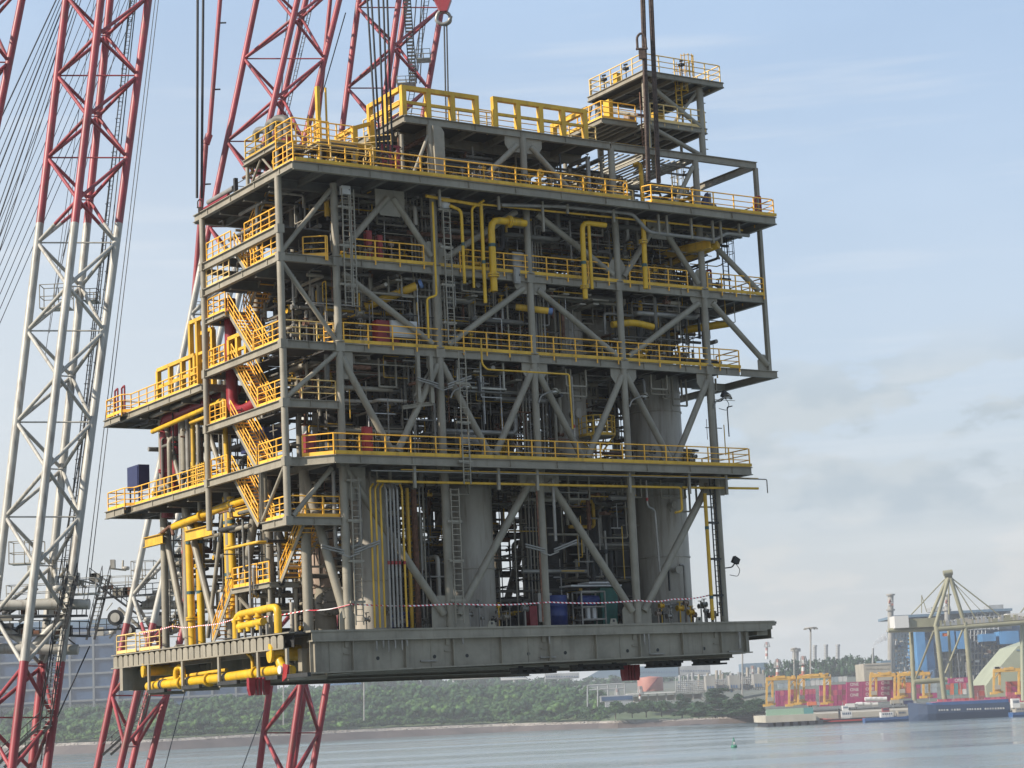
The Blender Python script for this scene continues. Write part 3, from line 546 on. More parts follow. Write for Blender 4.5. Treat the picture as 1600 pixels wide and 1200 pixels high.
# ---------------------------------------------------------- named pipes on the faces
def pipe(pts, r, m='yellow_pipe', bands=(), name='pipe', n=12, bm='teal_band'):
    b = MB(m); b.path(pts, r, n=n, bend=2.8); o = b.build(name, MOD)
    for p in bands:
        p = Vector(p); q = MB(bm); d = Vector((0,0,.09)) if len(bands) and abs(p.z) >= 0 else EW*.1
        q.tube(p-d, p+d, r+.012, n=n); q.build('clamp_band', o)
    return o
F = -.8
pipe([(14.9,F,22.35),(12.6,F,22.35),(12.6,F,18.3)], .20, bands=((12.6,F,20.9),)); pipe([(10.0,F,22.9),(10.7,F,22.7),(10.72,F,18.6)], .09, bands=((10.72,F,20.8),)); pipe([(12.2,F,23.4),(11.4,F,22.9),(11.3,F,18.4)], .07); pipe([(12.0,F,23.2),(12.0,F,17.6)], .10, bands=((12.0,F,19.9),))
pipe([(8.9,F,23.0),(8.9,F,17.8),(8.3,F,17.6),(8.3,F,15.4)], .06); pipe([(20.4,F,22.75),(18.75,F,22.75),(18.7,F,18.3)], .15, bands=((18.7,F,20.4),)); pipe([(19.2,F,22.6),(19.2,F,18.9)], .10); pipe([(23.1,F,23.3),(23.0,F,19.2)], .15, bands=((23.0,F,20.6),))
pipe([(9.5,F,23.15),(30.5,F,23.35)], .06, 'yellow'); pipe([(8.5,F,23.3),(12.0,F,23.1)], .09, 'yellow')
pipe([(13.2,F-.2,23.2),(17.2,F-.2,23.5),(22.2,F-.2,23.55),(23.3,F-.2,22.55),(28.2,F-.2,22.5),(29,F-.2,23.0),(30.8,F-.2,23.0)], .11, 'bare_pipe')
for u, z in ((9.2,22.7),(13.0,22.9),(15.9,21.9),(17.6,23.1),(20.8,22.9),(24.0,22.5),(24.6,22.5),(26.4,22.4),(28.0,22.3),(28.6,22.3),(30.0,23)): ib('hanger', (u,-1.0,WT-.45), (u,-1.0,z), .13, .13)
pipe([(11.6,F,15.6),(11.6,F,14.2),(11.9,F,13.9),(17.3,F,13.9),(17.35,F,10.8)], .05, 'yellow'); pipe([(17.6,F+.2,13.8),(17.6,F+.2,10.4)], .05, 'bare_pipe', bands=((17.6,F+.2,11),), bm='red_paint')
pipe([(4.7,-1.0,7.6),(16,-1.0,7.62),(24.5,-1.0,7.65),(24.5,-1.0,6.3),(24.0,-1.0,6.2)], .07, 'yellow'); pipe([(6,-1.3,8.2),(30,-1.3,8.25)], .035, 'yellow'); pipe([(24.6,-1.0,7.65),(30.2,-1.0,7.7)], .07, 'yellow'); pipe([(4.2,-1.35,8.1),(29.6,-1.35,8.2),(30.6,-1.35,8.2),(30.6,-1.35,7.4)], .035, 'bare_pipe')
for u in (6.8, 12.0, 14.5, 20.7, 24.9, 27.6): ib('hanger', (u,-1.2,W4-.45), (u,-1.2,7.25), .15, .15)
for i, (u, m) in enumerate(((4.55,'yellow'),(4.85,'yellow'),(5.15,'yellow'),(5.5,'bare_pipe'),(5.72,'bare_pipe'),(5.94,'bare_pipe'),(6.16,'bare_pipe'),(6.45,'yellow'))):
    pipe([(u+.3 if i < 3 else u,-.3,7.55),(u,-.5,7.3),(u,-.5,.05)], .055 if m == 'yellow' else .06, m, bands=((u,-.5,3.4),) if i > 2 else (), bm='red_paint')
pipe([(26.6,-.5,7.4),(26.6,-.5,.1)], .11, 'yellow', bands=((26.6,-.5,5.4),(26.6,-.5,1.4))); pipe([(7.9,1.5,7.6),(7.9,1.5,.1)], .10, 'yellow'); pipe([(8.3,1.5,7.6),(8.3,1.5,.1)], .16, 'rust')
pipe([(16.1,-.4,8.0),(16.1,-.4,4.6)], .09, 'bare_pipe'); pipe([(15.0,-.4,7.9),(15.0,-.4,.2)], .05, 'rust'); pipe([(22.5,-.4,8.1),(22.5,-.4,6.6),(23.0,-.4,6.4),(23.1,-.4,2.9)], .06, 'bare_pipe', bands=((22.5,-.4,7.0),), bm='red_paint')
pipe([(4.1,-.1,7.5),(4.1,-.1,4.4),(3.5,-.1,4.2)], .12, 'bare_pipe'); pipe([(2.9,.4,W4-.6),(2.9,.4,4.3),(3.2,.4,4.2)], .11, 'bare_pipe')
pipe([(21.6,.8,17.3),(23.0,.6,17.5),(24.4,.6,17.3)], .2); pipe([(27.2,3.5,17.6),(30.2,.5,17.9)], .24); pipe([(6.2,2.3,17.6),(8.5,.6,18.6)], .24, 'yellow', bands=()); pipe([(15.0,.8,17.9),(16.6,-.1,17.6)], .19, 'yellow')
for a, z in (((8.6,.5,18.66),(8.75,.4,18.72)),((16.6,-.1,17.6),(16.8,-.2,17.56))): b = MB('blue_band'); b.tube(a, z, .25 if z[2] > 18 else .20, n=16); b.build('end_cap', MOD)
pipe([(26.0,5.2,21.0),(28.8,-.5,22.4)], .25, 'yellow')
b = MB('yellow'); b.ibeam((25.2,6.0,22.3),(27.9,-.9,22.5),.5,.4); b.build('runway_beam', MOD)
def flange(p, d, r, m='yellow_pipe'):
    p = Vector(p); d = Vector(d).normalized(); b = MB(m); b.tube(p-d*.10,p-d*.02,r,n=16); b.tube(p+d*.02,p+d*.10,r,n=16); a = d.orthogonal().normalized(); c_ = d.cross(a)
    for i in range(8): q = p+(a*math.cos(i*.785)+c_*math.sin(i*.785))*r*.85; b.tube(q-d*.13,q+d*.13,.022,n=5,m='bare_pipe')
    b.build('flange_joint', MOD)
for p_, d_, r_ in (((12.6,F,19.2),(0,0,1),.34),((13.8,F,22.35),(1,0,0),.34),((18.7,F,19.0),(0,0,1),.26),((23.0,F,22.0),(0,0,1),.26),((1.5,15.8,1.6),(0,0,1),.34),((1.9,15.35,4.6),(0,0,1),.34),((1.5,10.05,5.2),(0,0,1),.34),((1.3,13.5,7.33),(0,1,0.05),.34),((.5,15.0,-2.05),(0,1,0),.38),((.5,11.3,-2.02),(0,1,0),.38),((.5,5.2,-1.95),(0,1,0),.4),((1.6,19.2,10.6),(0,0,1),.5),((1.8,18.2,9.9),(0,0,1),.42)): flange(p_, d_, r_, 'red_pipe' if r_ > .405 else 'yellow_pipe')
# left side pipes
L = 1.0
pipe([(1.5,16.6,7.0),(1.5,16.0,7.0),(1.5,15.75,0)], .22, bands=((1.5,15.85,3.1),(1.5,15.9,6.0))); pipe([(1.9,16.2,7.0),(1.9,15.5,7.0),(1.9,15.3,0)], .22, bands=((1.9,15.4,3.1),(1.9,15.45,6.0)))
pipe([(1.4,10.7,8.0),(1.4,10.6,7.9),(1.4,10.5,1.3)], .15, bands=((1.4,10.55,3.7),(1.4,10.58,6.6))); pipe([(1.5,10.1,8.0),(1.5,10.0,1.2),(1.5,9.6,.9),(1.5,9.4,1.2)], .22, bands=((1.5,10.05,3.7),(1.5,10.05,6.6)))
pipe([(1.3,17.6,7.1),(1.3,10.4,7.5),(1.3,7.5,7.6)], .22); pipe([(1.3,17.4,7.3),(1.3,9.2,7.75)], .08, 'bare_pipe')
pipe([(.9,19.6,13.0),(.9,10.2,13.3),(.9,9.3,13.4),(.9,9.3,11.9),(.9,9.1,8.9)], .14); pipe([(.8,19.5,13.9),(.8,10.2,14.0)], .13, 'bare_pipe')
pipe([(1.6,12.3,13.8),(1.6,19.2,13.7),(1.6,19.2,12.5),(1.6,19.2,7.8)], .38, 'red_pipe'); pipe([(1.8,9.6,14.0),(1.8,18.2,13.6),(1.8,18.2,8.3)], .30, 'red_pipe'); pipe([(1.2,8.9,19.0),(1.2,8.9,12.7),(1.2,7.5,12.4),(1.6,5.5,12.9)], .34, 'red_pipe')
pipe([(1.8,17.4,7.6),(1.8,17.3,2.4),(1.8,16.8,2.0),(1.8,16.8,.1)], .15, 'rust', bands=((1.8,17.35,5.6),(1.8,17.3,2.8)), bm='red_paint'); pipe([(1.2,20.6,6.6),(1.2,17.8,7.2),(1.2,17.5,6.6)], .10, 'rust')
for v,m in ((17.0,'bare_pipe'),(16.0,'bare_pipe'),(15.3,'yellow')): pipe([(1.6,v,14.0),(1.6,v,8.6)], .16, m)
for v0,v1,z in ((21.3,18.6,6.5),(15.2,11.6,6.3)): b = MB('yellow'); b.ibeam((1.0,v0,z+.3),(1.0,v1,z+.3),.6,.3); b.build('runway_beam', MOD)
b = MB('yellow'); b.ibeam((1.2,9.8,7.2),(1.2,6.4,7.2),.5,.3); b.build('runway_beam', MOD)
# underdeck pipe with its branches
D = -2.05
o = pipe([(.5,19.9,D-.02),(.5,17.9,D)], .27, n=18); pipe([(.5,17.6,D),(.5,14.1,D+.02)], .26, n=18, bands=()); pipe([(.5,13.7,D+.02),(.5,9.3,D+.06)], .26, n=18); pipe([(.5,8.7,D+.07),(.5,1.6,D+.2)], .27, n=18)
for v in (17.75, 13.9, 9.0):
    b = MB('bare_pipe'); b.tube((.5,v-.28,D+.02),(.5,v+.28,D+.02),.16,n=16); b.tube((.5,v-.22,D+.02),(.5,v-.12,D+.02),.3,n=16); b.tube((.5,v+.12,D+.02),(.5,v+.22,D+.02),.3,n=16); b.build('flange_joint', MOD)
pipe([(.5,15.9,D),(.5,15.9,-1.25),(.5,15.2,-1.1),(.5,14.9,-1.3),(.5,14.9,D)], .17, n=12); pipe([(.9,19.6,-1.75),(.9,9.9,-1.55)], .11, 'yellow'); pipe([(.6,7.2,-.5),(.6,5.9,-1.1),(.6,5.9,-1.8)], .10)
for v, z, r in ((19.6,-1.15,.33),(2.6,-1.0,.42)): 
    b = MB('yellow_pipe'); b.tube((.1,v,z),(2.2,v-.3,z),r,n=20); b.tube((-.02,v+.02,z),(.1,v,z),r+.07,n=20); b.build('dead_leg_pipe', MOD)
pipe([(.4,2.4,-1.2),(.4,1.8,-1.9),(.4,.9,-1.95)], .26); b = MB('red_paint'); b.slab([(-.1,.9,-1.6),(-.1,.3,-1.7),(-.1,.5,-2.3),(-.1,1.0,-2.5)], .1, (1,0,0)); b.tube((-.1,1.1,-1.9),(-.2,1.1,-1.9),.22,n=14,m='white'); b.build('valve_flange', MOD)
b = MB('yellow'); b.tube((3.3,.3,-1.1),(3.3,.1,-1.1),.38,n=20); b.build('blind_flange', MOD); b = MB('yellow'); b.tube((1.9,.3,-1.5),(1.9,.1,-1.5),.25,n=20); b.build('blind_flange', MOD)
# yellow valve manifold at the left edge of the bottom deck
b = MB('yellow_pipe'); b.path([(.2,7.0,0),(.2,7.0,1.0),(.2,6.5,1.25),(.2,2.6,1.35),(.2,1.9,1.3),(.2,1.9,0)], .2, n=14); b.path([(.2,6.6,.6),(.2,3.6,.7)], .2, n=14)
for v in (6.4,5.4,4.2): b.tube((.2,v,.3),(.2,v,1.2),.17,n=12); b.tube((.2,v,.95),(.2,v,1.02),.27,n=12)
o = b.build('pipe_manifold', MOD); b = MB('bare_pipe')
for v in (7.3,6.8,5.9,5.0,4.0,3.2): b.bar((.2,v,0),(.2,v,.55),.12,.12)
b.build('support_leg', o)
# yellow frames of the left platform
def yf(u, v0, v1, z0, z1, k, parent=None):
    b = MB('yellow'); s = .26; b.bar((u,v0,z1),(u,v1,z1),s,s*.8); b.bar((u,v0,(z0+z1)/2),(u,v1,(z0+z1)/2),s*.6,s*.6)
    for i in range(k): v = v0+(v1-v0)*i/(k-1); b.bar((u,v,z0),(u,v,z1-.05),s,s)
    return b.build('bumper_frame', MOD)
yf(.6, 17.8, 12.4, 14.4, 16.4, 4); yf(.7, 13.2, 11.2, 14.4, 18.4, 3); yf(.9, 12.4, 10.6, 14.4, 17.6, 3); yf(.9, 8.4, 6.2, W3, 16.6, 3)
b = MB('yellow')
for i in range(6): b.bar((1.0,10.8+.36*i,14.4),(1.0,10.8+.36*i,18.0),.06,.06)
for z in (15.2,16.0,16.8,17.6): b.bar((1.0,10.8,z),(1.0,12.7,z),.05,.12)
b.build('guard_cage', MOD)
b = MB('yellow')
for i in range(7): b.bar((.15,10.5+.3*i,8.7),(.15,10.5+.3*i,10.0),.05,.05)
for z in (9.0,9.3,9.6,9.9): b.bar((.15,10.5,z),(.15,12.3,z),.05,.06)
b.build('access_gate', MOD)
# red crash posts and dark gooseneck vents
for p in ((0,23.2,14.4),(0,22.1,14.4),(.4,.0,0)):
    if p[2] > 1: b = MB('red_pipe'); b.path([p,(p[0],p[1],p[2]+1.6),(p[0],p[1]-.45,p[2]+1.7),(p[0],p[1]-.45,p[2])], .06, n=6, bend=1); b.build('escape_post', MOD)
for u,z in ((31.9,WT),(28.9,W2)):
    b = MB('red_pipe'); b.path([(u,-.5 if z > 20 else 1,z),(u,-.5 if z > 20 else 1,z+1.5),(u+.4,-.5 if z > 20 else 1,z+1.6),(u+.4,-.5 if z > 20 else 1,z)], .07, n=6, bend=1); b.build('escape_post', MOD)
b = MB('steel'); b.path([(.6,22.6,13.7),(.6,19.5,13.55),(.6,19.3,13.7)], .08, 'dark_metal'); b.build('cable_conduit', MOD)
# exhaust stack group on the top deck
b = MB('yellow'); 
o = deck(.6, 3.0, 1.2, 5.3, 25.95, ('l.3','f.3','b.3'), joist=1.2); railing([(2.6,5.2),(.65,5.2),(.65,1.3),(1.8,1.3)], 25.95, m='yellow', sp=1.3, h=1.2)
for u,v in ((.7,5.1),(.7,1.4),(2.8,1.4),(2.8,5.1)): tb('column', (u,v,WT), (u,v,25.6), .11)
tb('brace', (.7,5.0,WT+.1), (.7,3.4,25.6), .07); tb('brace', (.7,3.2,25.6), (.7,1.5,WT+.1), .07)
for v, r in ((4.6,.24),(3.0,.27),(2.3,.27)):
    b = MB('red_pipe'); b.tube((1.8,v,WT),(1.8,v,26.3),r,n=16); b.tube((1.8,v,26.3),(1.8,v,26.6),r+.06,n=16); b.path([(1.8,v,26.6),(1.8,v,27.7),(1.5,v+.9,27.9),(1.5,v+1.1,27.3)], r*.85, 'shade_and_vent_steel', n=14, bend=1.6); b.build('exhaust_stack', MOD)
b = MB('shade_and_vent_steel'); b.path([(1.8,5.0,26.4),(1.7,5.3,26.9),(1.6,6.1,26.9),(1.6,6.3,26.6)], .22, n=14); b.build('exhaust_stack', MOD)
o = deck(2.2, 4.4, -.6, 1.6, 25.7, ('l.25','f.25','r.25'), joist=1.1); railing([(2.3,1.5),(2.3,-.5),(4.3,-.5),(4.3,1.4)], 25.7, sp=1.0)
for u,v in ((2.3,-.5),(4.3,-.5)): tb('column', (u,v,WT), (u,v,25.5), .09)
b = MB('yellow'); b.bar((2.6,.2,WT),(2.6,.2,29.0),.18,.25); b.bar((3.1,.2,WT),(3.1,.2,29.0),.08,.1); b.build('davit_post', MOD)
railing([(.05,.2),(.05,-1.7),(2.2,-1.7)], WT+1.25, toe=False, h=1.1)
b = MB('bare_pipe'); b.path([(.3,9.4,WT+.5),(.3,6.0,WT+.5)], .16, n=10); b.bar((.3,5.8,WT),(.3,5.8,WT+1.0),.2,.2,'dark_metal'); b.path([(.1,9.5,WT+.15),(.1,6.3,WT+.15)], .10, 'red_pipe'); b.build('pipe', MOD)
b = MB('red_pipe'); [b.bar((x,-.4,WT),(x,-.4,WT+1.9),.12,.12) for x in (6.1,6.6,7.1)]; [b.bar((6.0,-.4,WT+z),(7.2,-.4,WT+z),.1,.12) for z in (.5,1.0,1.5,1.9)]; b.build('hose_rack', MOD)
b = MB('steel'); b.slab([(9.5,-.35,WT),(10.1,-.35,WT),(10.1,-.35,WR-.8),(9.9,-.35,WR-.5),(9.4,-.35,WR-.5)], .18, (0,1,0)); b.build('cable_duct', MOD)
# red cabinets / fire boxes / grey panels along the walkways
def cab(u, v, z, du, dv, dz, m='red_paint', name='cabinet'):
    b = MB(m); b.box((u,v,z),(u+du,v+dv,z+dz)); b.box((u+.06,v-.03,z+.08),(u+du-.06,v,z+dz-.08)); b.bar((u+du*.8,v-.05,z+dz*.45),(u+du*.8,v-.05,z+dz*.6),.03,.03,'dark_metal'); return b.build(name, MOD)
cab(4.1,-.9,W4,.5,.3,1.6); cab(1.3,.3,W4,.6,.4,1.3,'red_pipe'); cab(5.8,.4,W3,.8,.5,1.5,'red_pipe'); cab(6.9,.6,W3,.4,.5,1.2,'red_pipe'); cab(6.6,.2,W3+.6,1.6,.7,.9,'white'); cab(5.6,.8,W2,.35,.3,1.9,'red_paint'); cab(6.3,.8,W2,.3,.3,1.7,'red_paint'); cab(10.8,.5,W4+1.1,1.5,.5,.5,'bare_pipe'); cab(14.5,.1,W2+.1,.8,.4,1.2,'bare_pipe'); cab(14.3,-.3,W2-.6,.4,.2,.9,'bare_pipe','junction_box')
cab(3.5,-.55,23.0,.5,.3,.45,'white','junction_box'); cab(9.6,-.65,22.8,.5,.3,.6,'white','junction_box')
b = MB('dark_blue'); b.box((.5,20.9,9.8),(1.2,22.7,11.2)); b.box((.46,21.0,9.9),(.5,22.6,11.1)); b.bar((.6,21.1,8.65),(.6,21.1,9.8),.08,.08); b.bar((.6,22.5,8.65),(.6,22.5,9.8),.08,.08); b.build('cabinet', MOD); b = MB('dark_blue'); b.box((1.5,5.6,10.2),(3.0,8.6,11.3)); b.build('cabinet', MOD)
b = MB('dark_blue'); b.slab([(28.4,.5,WT+.2),(29.1,.5,WT+.2),(29.1,.5,WT+1.8),(28.7,.5,WT+1.2)], .3, (0,1,0)); b.build('horn_speaker', MOD)
for u, z, v in ((10.3,12.9,-.3),(16.0,12.9,-.3),(22.2,12.9,-.3),(28.3,13.1,-.3)):
    b = MB('bare_pipe'); b.path([(u-.5,v,z-.6),(u-.3,v,z-.2),(u+.5,v-.3,z+.15)], .05, n=6); b.tube((u+.45,v-.3,z+.05),(u+.55,v-.32,z+.2),.26,n=12,r1=.06,m='steel'); b.tube((u+.45,v-.3,z-.03),(u+.45,v-.3,z+.05),.16,n=12,m='white'); b.build('floodlight', MOD)
for u, z, v in ((3.2,3.9,-.5),(15.6,4.0,-.5),(9.3,12.9,-.4)):
    b = MB('bare_pipe')
    for s in (-1,1):
        for k in (0,.13): b.tube((u+s*.3,v,z+k),(u+s*1.7,v-.2,z+.5*(1 if s>0 else .5)+k),.05,n=8)
        b.bar((u,v,z-.2),(u+s*.6,v,z),.06,.06)
    b.build('floodlight', MOD)
for z, m in ((13.2,'dark_metal'),(3.4,'dark_metal')):
    u = 28.0; b = MB(m); b.path([(u,-.2,z-.3),(u+.5,-.2,z-.25),(u+.75,-.2,z)], .04, n=6); b.slab([(u+.5,-.35,z+.05),(u+.9,-.35,z-.1),(u+1.05,-.35,z+.2),(u+.7,-.35,z+.4)], .25, (0,1,0)); b.path([(u+.8,-.2,z-.05),(u+1.1,-.2,z-.4),(u+.9,-.2,z-.8),(u+.3,-.2,z-.7)], .02, n=6, bend=8); b.build('floodlight', MOD)
# equipment basket
b = MB('grating'); b.box((10.8,.6,W4+4.2),(14.0,.8,W4+4.3)); 
for u in (10.9,12.4,13.9): b.bar((u,.7,W4+4.2),(u,.7,W3-.4),.1,.1)
b.build('cable_tray', MOD)
for u in (7.9,8.7): ib('hanger', (u,-.1,W3-.42), (u,-.1,W3-3.0), .2, .2)
ib('hanger', (6.9,-.1,W3-3.2), (8.8,-.1,W3-2.9), .2, .2); tb('brace', (9.3,.3,W3-.6), (7.9,.3,W3-2.6), .07)
# ---------------------------------------------------------- dense pipework, valves and trays between the decks
big = []; rest = MB('bare_pipe')
CLEAR = [(15.6,22.6,2.2,0,2.5),(10.9,14.6,3.4,.0,8.3),(23.9,28.8,4.2,0,14.9),(4.8,7.2,2.2,0,8.3),(18.6,21.6,3.6,W4+1.2,14.2),(18.6,21.6,3.6,W3+1.3,18.6)]   # kept free in front of the big vessels
PM = ['steel']*3+['shade_and_vent_steel']*6+['bare_pipe']*4+['dark_metal']*3+['yellow']*1+['rust']*1+['vessel_steel']*1
def rand_pipe(u0,u1,v0,v1,w0,w1,r):
    p = [rnd.uniform(u0,u1), rnd.uniform(v0,v1), rnd.uniform(w0,w1)]; pts = [tuple(p)]
    ax = rnd.choice((0,0,1,2,2)); lim = ((u0,u1),(v0,v1),(w0,w1))
    for k in range(rnd.choice((1,2,2,3,4))):
        L = rnd.uniform(.8,6) if ax == 0 else rnd.uniform(.6,4) if ax == 1 else rnd.uniform(.8,3.5)
        q = p[ax]+rnd.choice((-1,1))*L; q = min(max(q, lim[ax][0]), lim[ax][1])
        if abs(q-p[ax]) > .3: p[ax] = q; pts.append(tuple(p))
        ax = rnd.choice([a for a in (0,1,2) if a != ax])
    return pts if len(pts) > 1 else None
def valve(b, u, v, z, s, m):
    b.tube((u-s,v,z),(u+s,v,z),s*.55,m,8); b.tube((u-s,v,z),(u-s*.8,v,z),s*.9,m,8); b.tube((u+s*.8,v,z),(u+s,v,z),s*.9,m,8); b.tube((u,v,z),(u,v,z+s*1.8),s*.25,m,6); b.tube((u,v,z+s*1.7),(u,v,z+s*1.9),s*.9,m,10)
zones = [ # u0,u1,v0,v1,w0,w1,count,rmax
 (3.6,29.5,.7,9.4,16.9,19.1,170,.16),(3.6,30.0,.6,9.4,22.0,23.6,200,.16),(2.5,29.0,.4,9.4,12.9,14.5,170,.16),(4.0,28.5,.5,9.4,7.2,8.4,120,.14),
 (3.6,30,.8,10.5,W2+.1,23.4,240,.14),(3.6,29.5,.8,10.5,W3+.1,19.0,230,.15),(3.4,28.5,1.0,10.5,W4+.1,14.5,250,.14),(3.6,28.0,1.5,10.5,.1,8.2,240,.13),
 (8,31,.6,9.0,WT+.1,27.3,150,.13),(1,7.5,.3,8,WT+.1,25.6,40,.1),(10,30,10.8,14.6,.1,23,230,.16),(1.2,6.5,10.5,21,9,13.8,60,.14),(2.2,7,10.5,22,.2,7.8,80,.13),(.5,6,4,9.5,.1,7,60,.12),(.6,3.0,1,9.4,19.8,23.5,26,.1),(1.8,3.2,4,9.4,9,14.5,30,.1),(2.1,3.2,1,9.4,15.2,19.2,34,.1)]
for (u0,u1,v0,v1,w0,w1,cnt,rm) in zones:
    for k in range(cnt):
        r = rm*rnd.uniform(.18,1)**1.5+.015; pts = rand_pipe(u0,u1,v0,v1,w0,w1,r)
        if not pts or any(a0 < q[0] < a1 and q[1] < va+.2 and z0_ < q[2] < z1_ for q in [tuple(Vector(x).lerp(Vector(y_),t_)) for x, y_ in zip(pts,pts[1:]) for t_ in (0,.25,.5,.75,1)] for a0,a1,va,z0_,z1_ in CLEAR): continue
        m = rnd.choice(PM); L = sum((Vector(a)-Vector(b_)).length for a, b_ in zip(pts, pts[1:]))
        big.append((r*L, pts, r, m))
        if rnd.random() < .35: p = pts[len(pts)//2]; valve(rest, *p, rnd.uniform(.08,.2), rnd.choice(('dark_metal','steel','bare_pipe','yellow','rust')))
big.sort(key=lambda x: -x[0]*(1.6 if min(p[1] for p in x[1]) < 3 else 1))
for s_, pts, r, m in big[:45]: b = MB(m); b.path(pts, r, n=10); b.build('pipe', MOD)
for s_, pts, r, m in big[45:]: rest.path(pts, r, m, n=6 if r < .08 else 8, bend=2)
for k in range(150):                                       # vertical risers in bundles
    u, v = rnd.choice((rnd.uniform(7.2,10.5),rnd.uniform(15,19),rnd.uniform(15,24),rnd.uniform(4,24))), rnd.uniform(.5,9); v = v if not (10.5 < u < 15 or u > 22 or u < 7.5 or 18.4 < u < 21.8) else rnd.uniform(6,9.3); z0, z1 = rnd.choice(((.1,8.3),(W4,14.5),(W3,19.1),(W2,23.6),(W4,19),(W3,23.6)))
    if z0 < 1 and 15.2 < u < 22.5: v = max(v, 3.2)
    for j in range(rnd.choice((1,2,3,4))): rest.path([(u+j*.22,v,z0),(u+j*.22,v,z1)], rnd.uniform(.03,.07), rnd.choice(('bare_pipe','steel','steel','dark_metal')), n=6)
for k in range(60):                                       # cable trays below the decks
    wz = rnd.choice((WT,W2,W3,W4))-rnd.uniform(.6,1.4); u = rnd.uniform(4,22); v = rnd.uniform(.5,9)
    if rnd.random() < .6: rest.box((u,v,wz),(u+rnd.uniform(3,7),v+.45,wz+.09),'bare_pipe' if rnd.random() < .4 else 'steel')
    else: rest.box((u,.4,wz),(u+.4,rnd.uniform(4,9),wz+.09),'steel')
for k in range(420):                                      # valves and small instruments standing on the decks
    wz = rnd.choice((WT,W2,W3,W4,W2,0)); u, v = rnd.uniform(4,29), rnd.uniform(.5,3.0); v = 3.2 if wz == 0 and 15.6 < u < 22.6 else v; z = wz+rnd.uniform(.3,1.3)
    if wz == WT: u, v = rnd.uniform(11,21), rnd.uniform(-.9,1.0)
    m = rnd.choice(('bare_pipe','steel','dark_metal','yellow','insulation','bare_pipe')); valve(rest, u, v, z, rnd.uniform(.09,.2), m); rest.bar((u,v,wz),(u,v,z),.06,.06,m)
for k in range(70):
    wz = rnd.choice((W2,W3,W4,0,W3,W2)); u, v = rnd.uniform(7,22), rnd.uniform(4.5,9); a,b_,c_ = rnd.uniform(.5,1.8), rnd.uniform(.5,1.5), rnd.uniform(.6,2.2)
    m = rnd.choice(('shade_and_vent_steel','dark_metal','shade_and_vent_steel','steel','plate','dark_metal')); rest.box((u,v,wz),(u+a,v+b_,wz+c_),m); rest.box((u+.1,v-.05,wz+.1),(u+a-.1,v,wz+c_-.1),m)
for k in range(700):                                      # thin instrument tubing and cable close to the front
    wz = rnd.choice((W2,W3,W4,0,W2,W3,W4)); H = {W2:4.2,W3:4.3,W4:5.8,0:8.3}[wz]; u = rnd.uniform(3.6,30); v = rnd.uniform(.25,3.5); p0_ = rand_pipe(u-1.5,u+1.5,v,v+.6,wz+.1,wz+H,.02)
    if p0_ and not any(a0 < q[0] < a1 and q[1] < va and z0_ < q[2] < z1_ for q in p0_ for a0,a1,va,z0_,z1_ in CLEAR): rest.path(p0_, rnd.uniform(.018,.04), rnd.choice(('bare_pipe','steel','bare_pipe','dark_metal','yellow','rust','white')), n=5, bend=2)
for k in range(120):                                      # pipe supports: small goalposts hung below or standing on the decks
    wz = rnd.choice((W2,W3,W4,WT)); u, v, a_ = rnd.uniform(4,28), rnd.uniform(.6,7), rnd.uniform(.6,1.8); z = wz-rnd.uniform(1.0,2.2)
    rest.bar((u,v,wz-.5),(u,v,z),.09,.09,'steel'); rest.bar((u+a_,v,wz-.5),(u+a_,v,z),.09,.09,'steel'); rest.bar((u,v,z),(u+a_,v,z),.09,.09,'steel')
rest.build('pipework', MOD, kind='stuff')
# boxes added deep inside to stop light coming through, painted dark for shade
for i,(u0,v0,w0,u1,v1,w1) in enumerate(((5,7.5,W2,10,10,23),(12,8,W2,17.5,10.4,22.6),(5,7,W3,11,9.6,18.6),(13,8,W3,20,10.3,18),(8,8,W4,12,10,13),(14,8,W4,19,10,12.4),(9.5,10.2,0,13,12,5),(4,4,23.0,9,8,23.6),(24.5,8,.2,28.5,9.4,7.5))):
    b = MB('dark_metal' if i % 2 else 'plate'); b.box((u0,v0,w0),(u1,v1,w1))
    for k in range(int((u1-u0)/1.2)): b.box((u0+.3+k*1.2,v0-.08,w0+.2),(u0+.4+k*1.2,v0,w1-.2),'shade_and_vent_steel')
    for k in range(3): b.box((u0,v0-.14,w0+(w1-w0)*(k+1)/4),(u1,v0,w0+(w1-w0)*(k+1)/4+.08),'shade_and_vent_steel')
    b.build('light_block_housing', MOD)
# ============================================================ loose things riding on the module (own top-level objects)
def free(mb, name, u, v, w, label, cat, **k): return mb.build(name, None, mw(u,v,w), label=label, category=cat, **k)
def drum(name, u, v, w, r, h, m, label, cat='drum', **k):
    b = MB(m); b.lathe((0,0,0), [(r*.9,0),(r,.03),(r,h*.33),(r*1.04,h*.345),(r,h*.36),(r,h*.65),(r*1.04,h*.665),(r,h*.68),(r,h-.04),(r*.97,h),(r*.9,h-.02)], n=28)
    root = empty(name, mw(u,v,w), TH, label=label, category=cat, **k); o = b.build('barrel', root)
    c2 = MB(m); c2.tube((r*.5,0,h-.03),(r*.5,0,h+.03),.05,n=10); c2.tube((-r*.5,0,h-.03),(-r*.5,0,h+.03),.04,n=10); c2.build('cap', root); return root
drum('chemical_tank', 17.4, 1.9, 0, .66, 1.75, 'blue', 'big blue plastic tank standing beside the middle column of the lowest deck', 'tank')
drum('drum', 6.9, 2.2, 0, .33, .9, 'blue', 'left small blue drum behind the slanting brace on the lowest deck'); drum('drum', 8.1, 2.4, 0, .40, 1.0, 'blue', 'right, larger small blue drum behind the slanting brace on the lowest deck')
sk = empty('pump_skid', mw(18.5,.9,0), TH, label='blue pump on a pale steel stand beside the big blue tank', category='pump skid')
b = MB('bare_pipe')
for x in (0,1.6):
    for y in (0,.9): b.bar((x,y,0),(x,y,1.9),.08,.08)
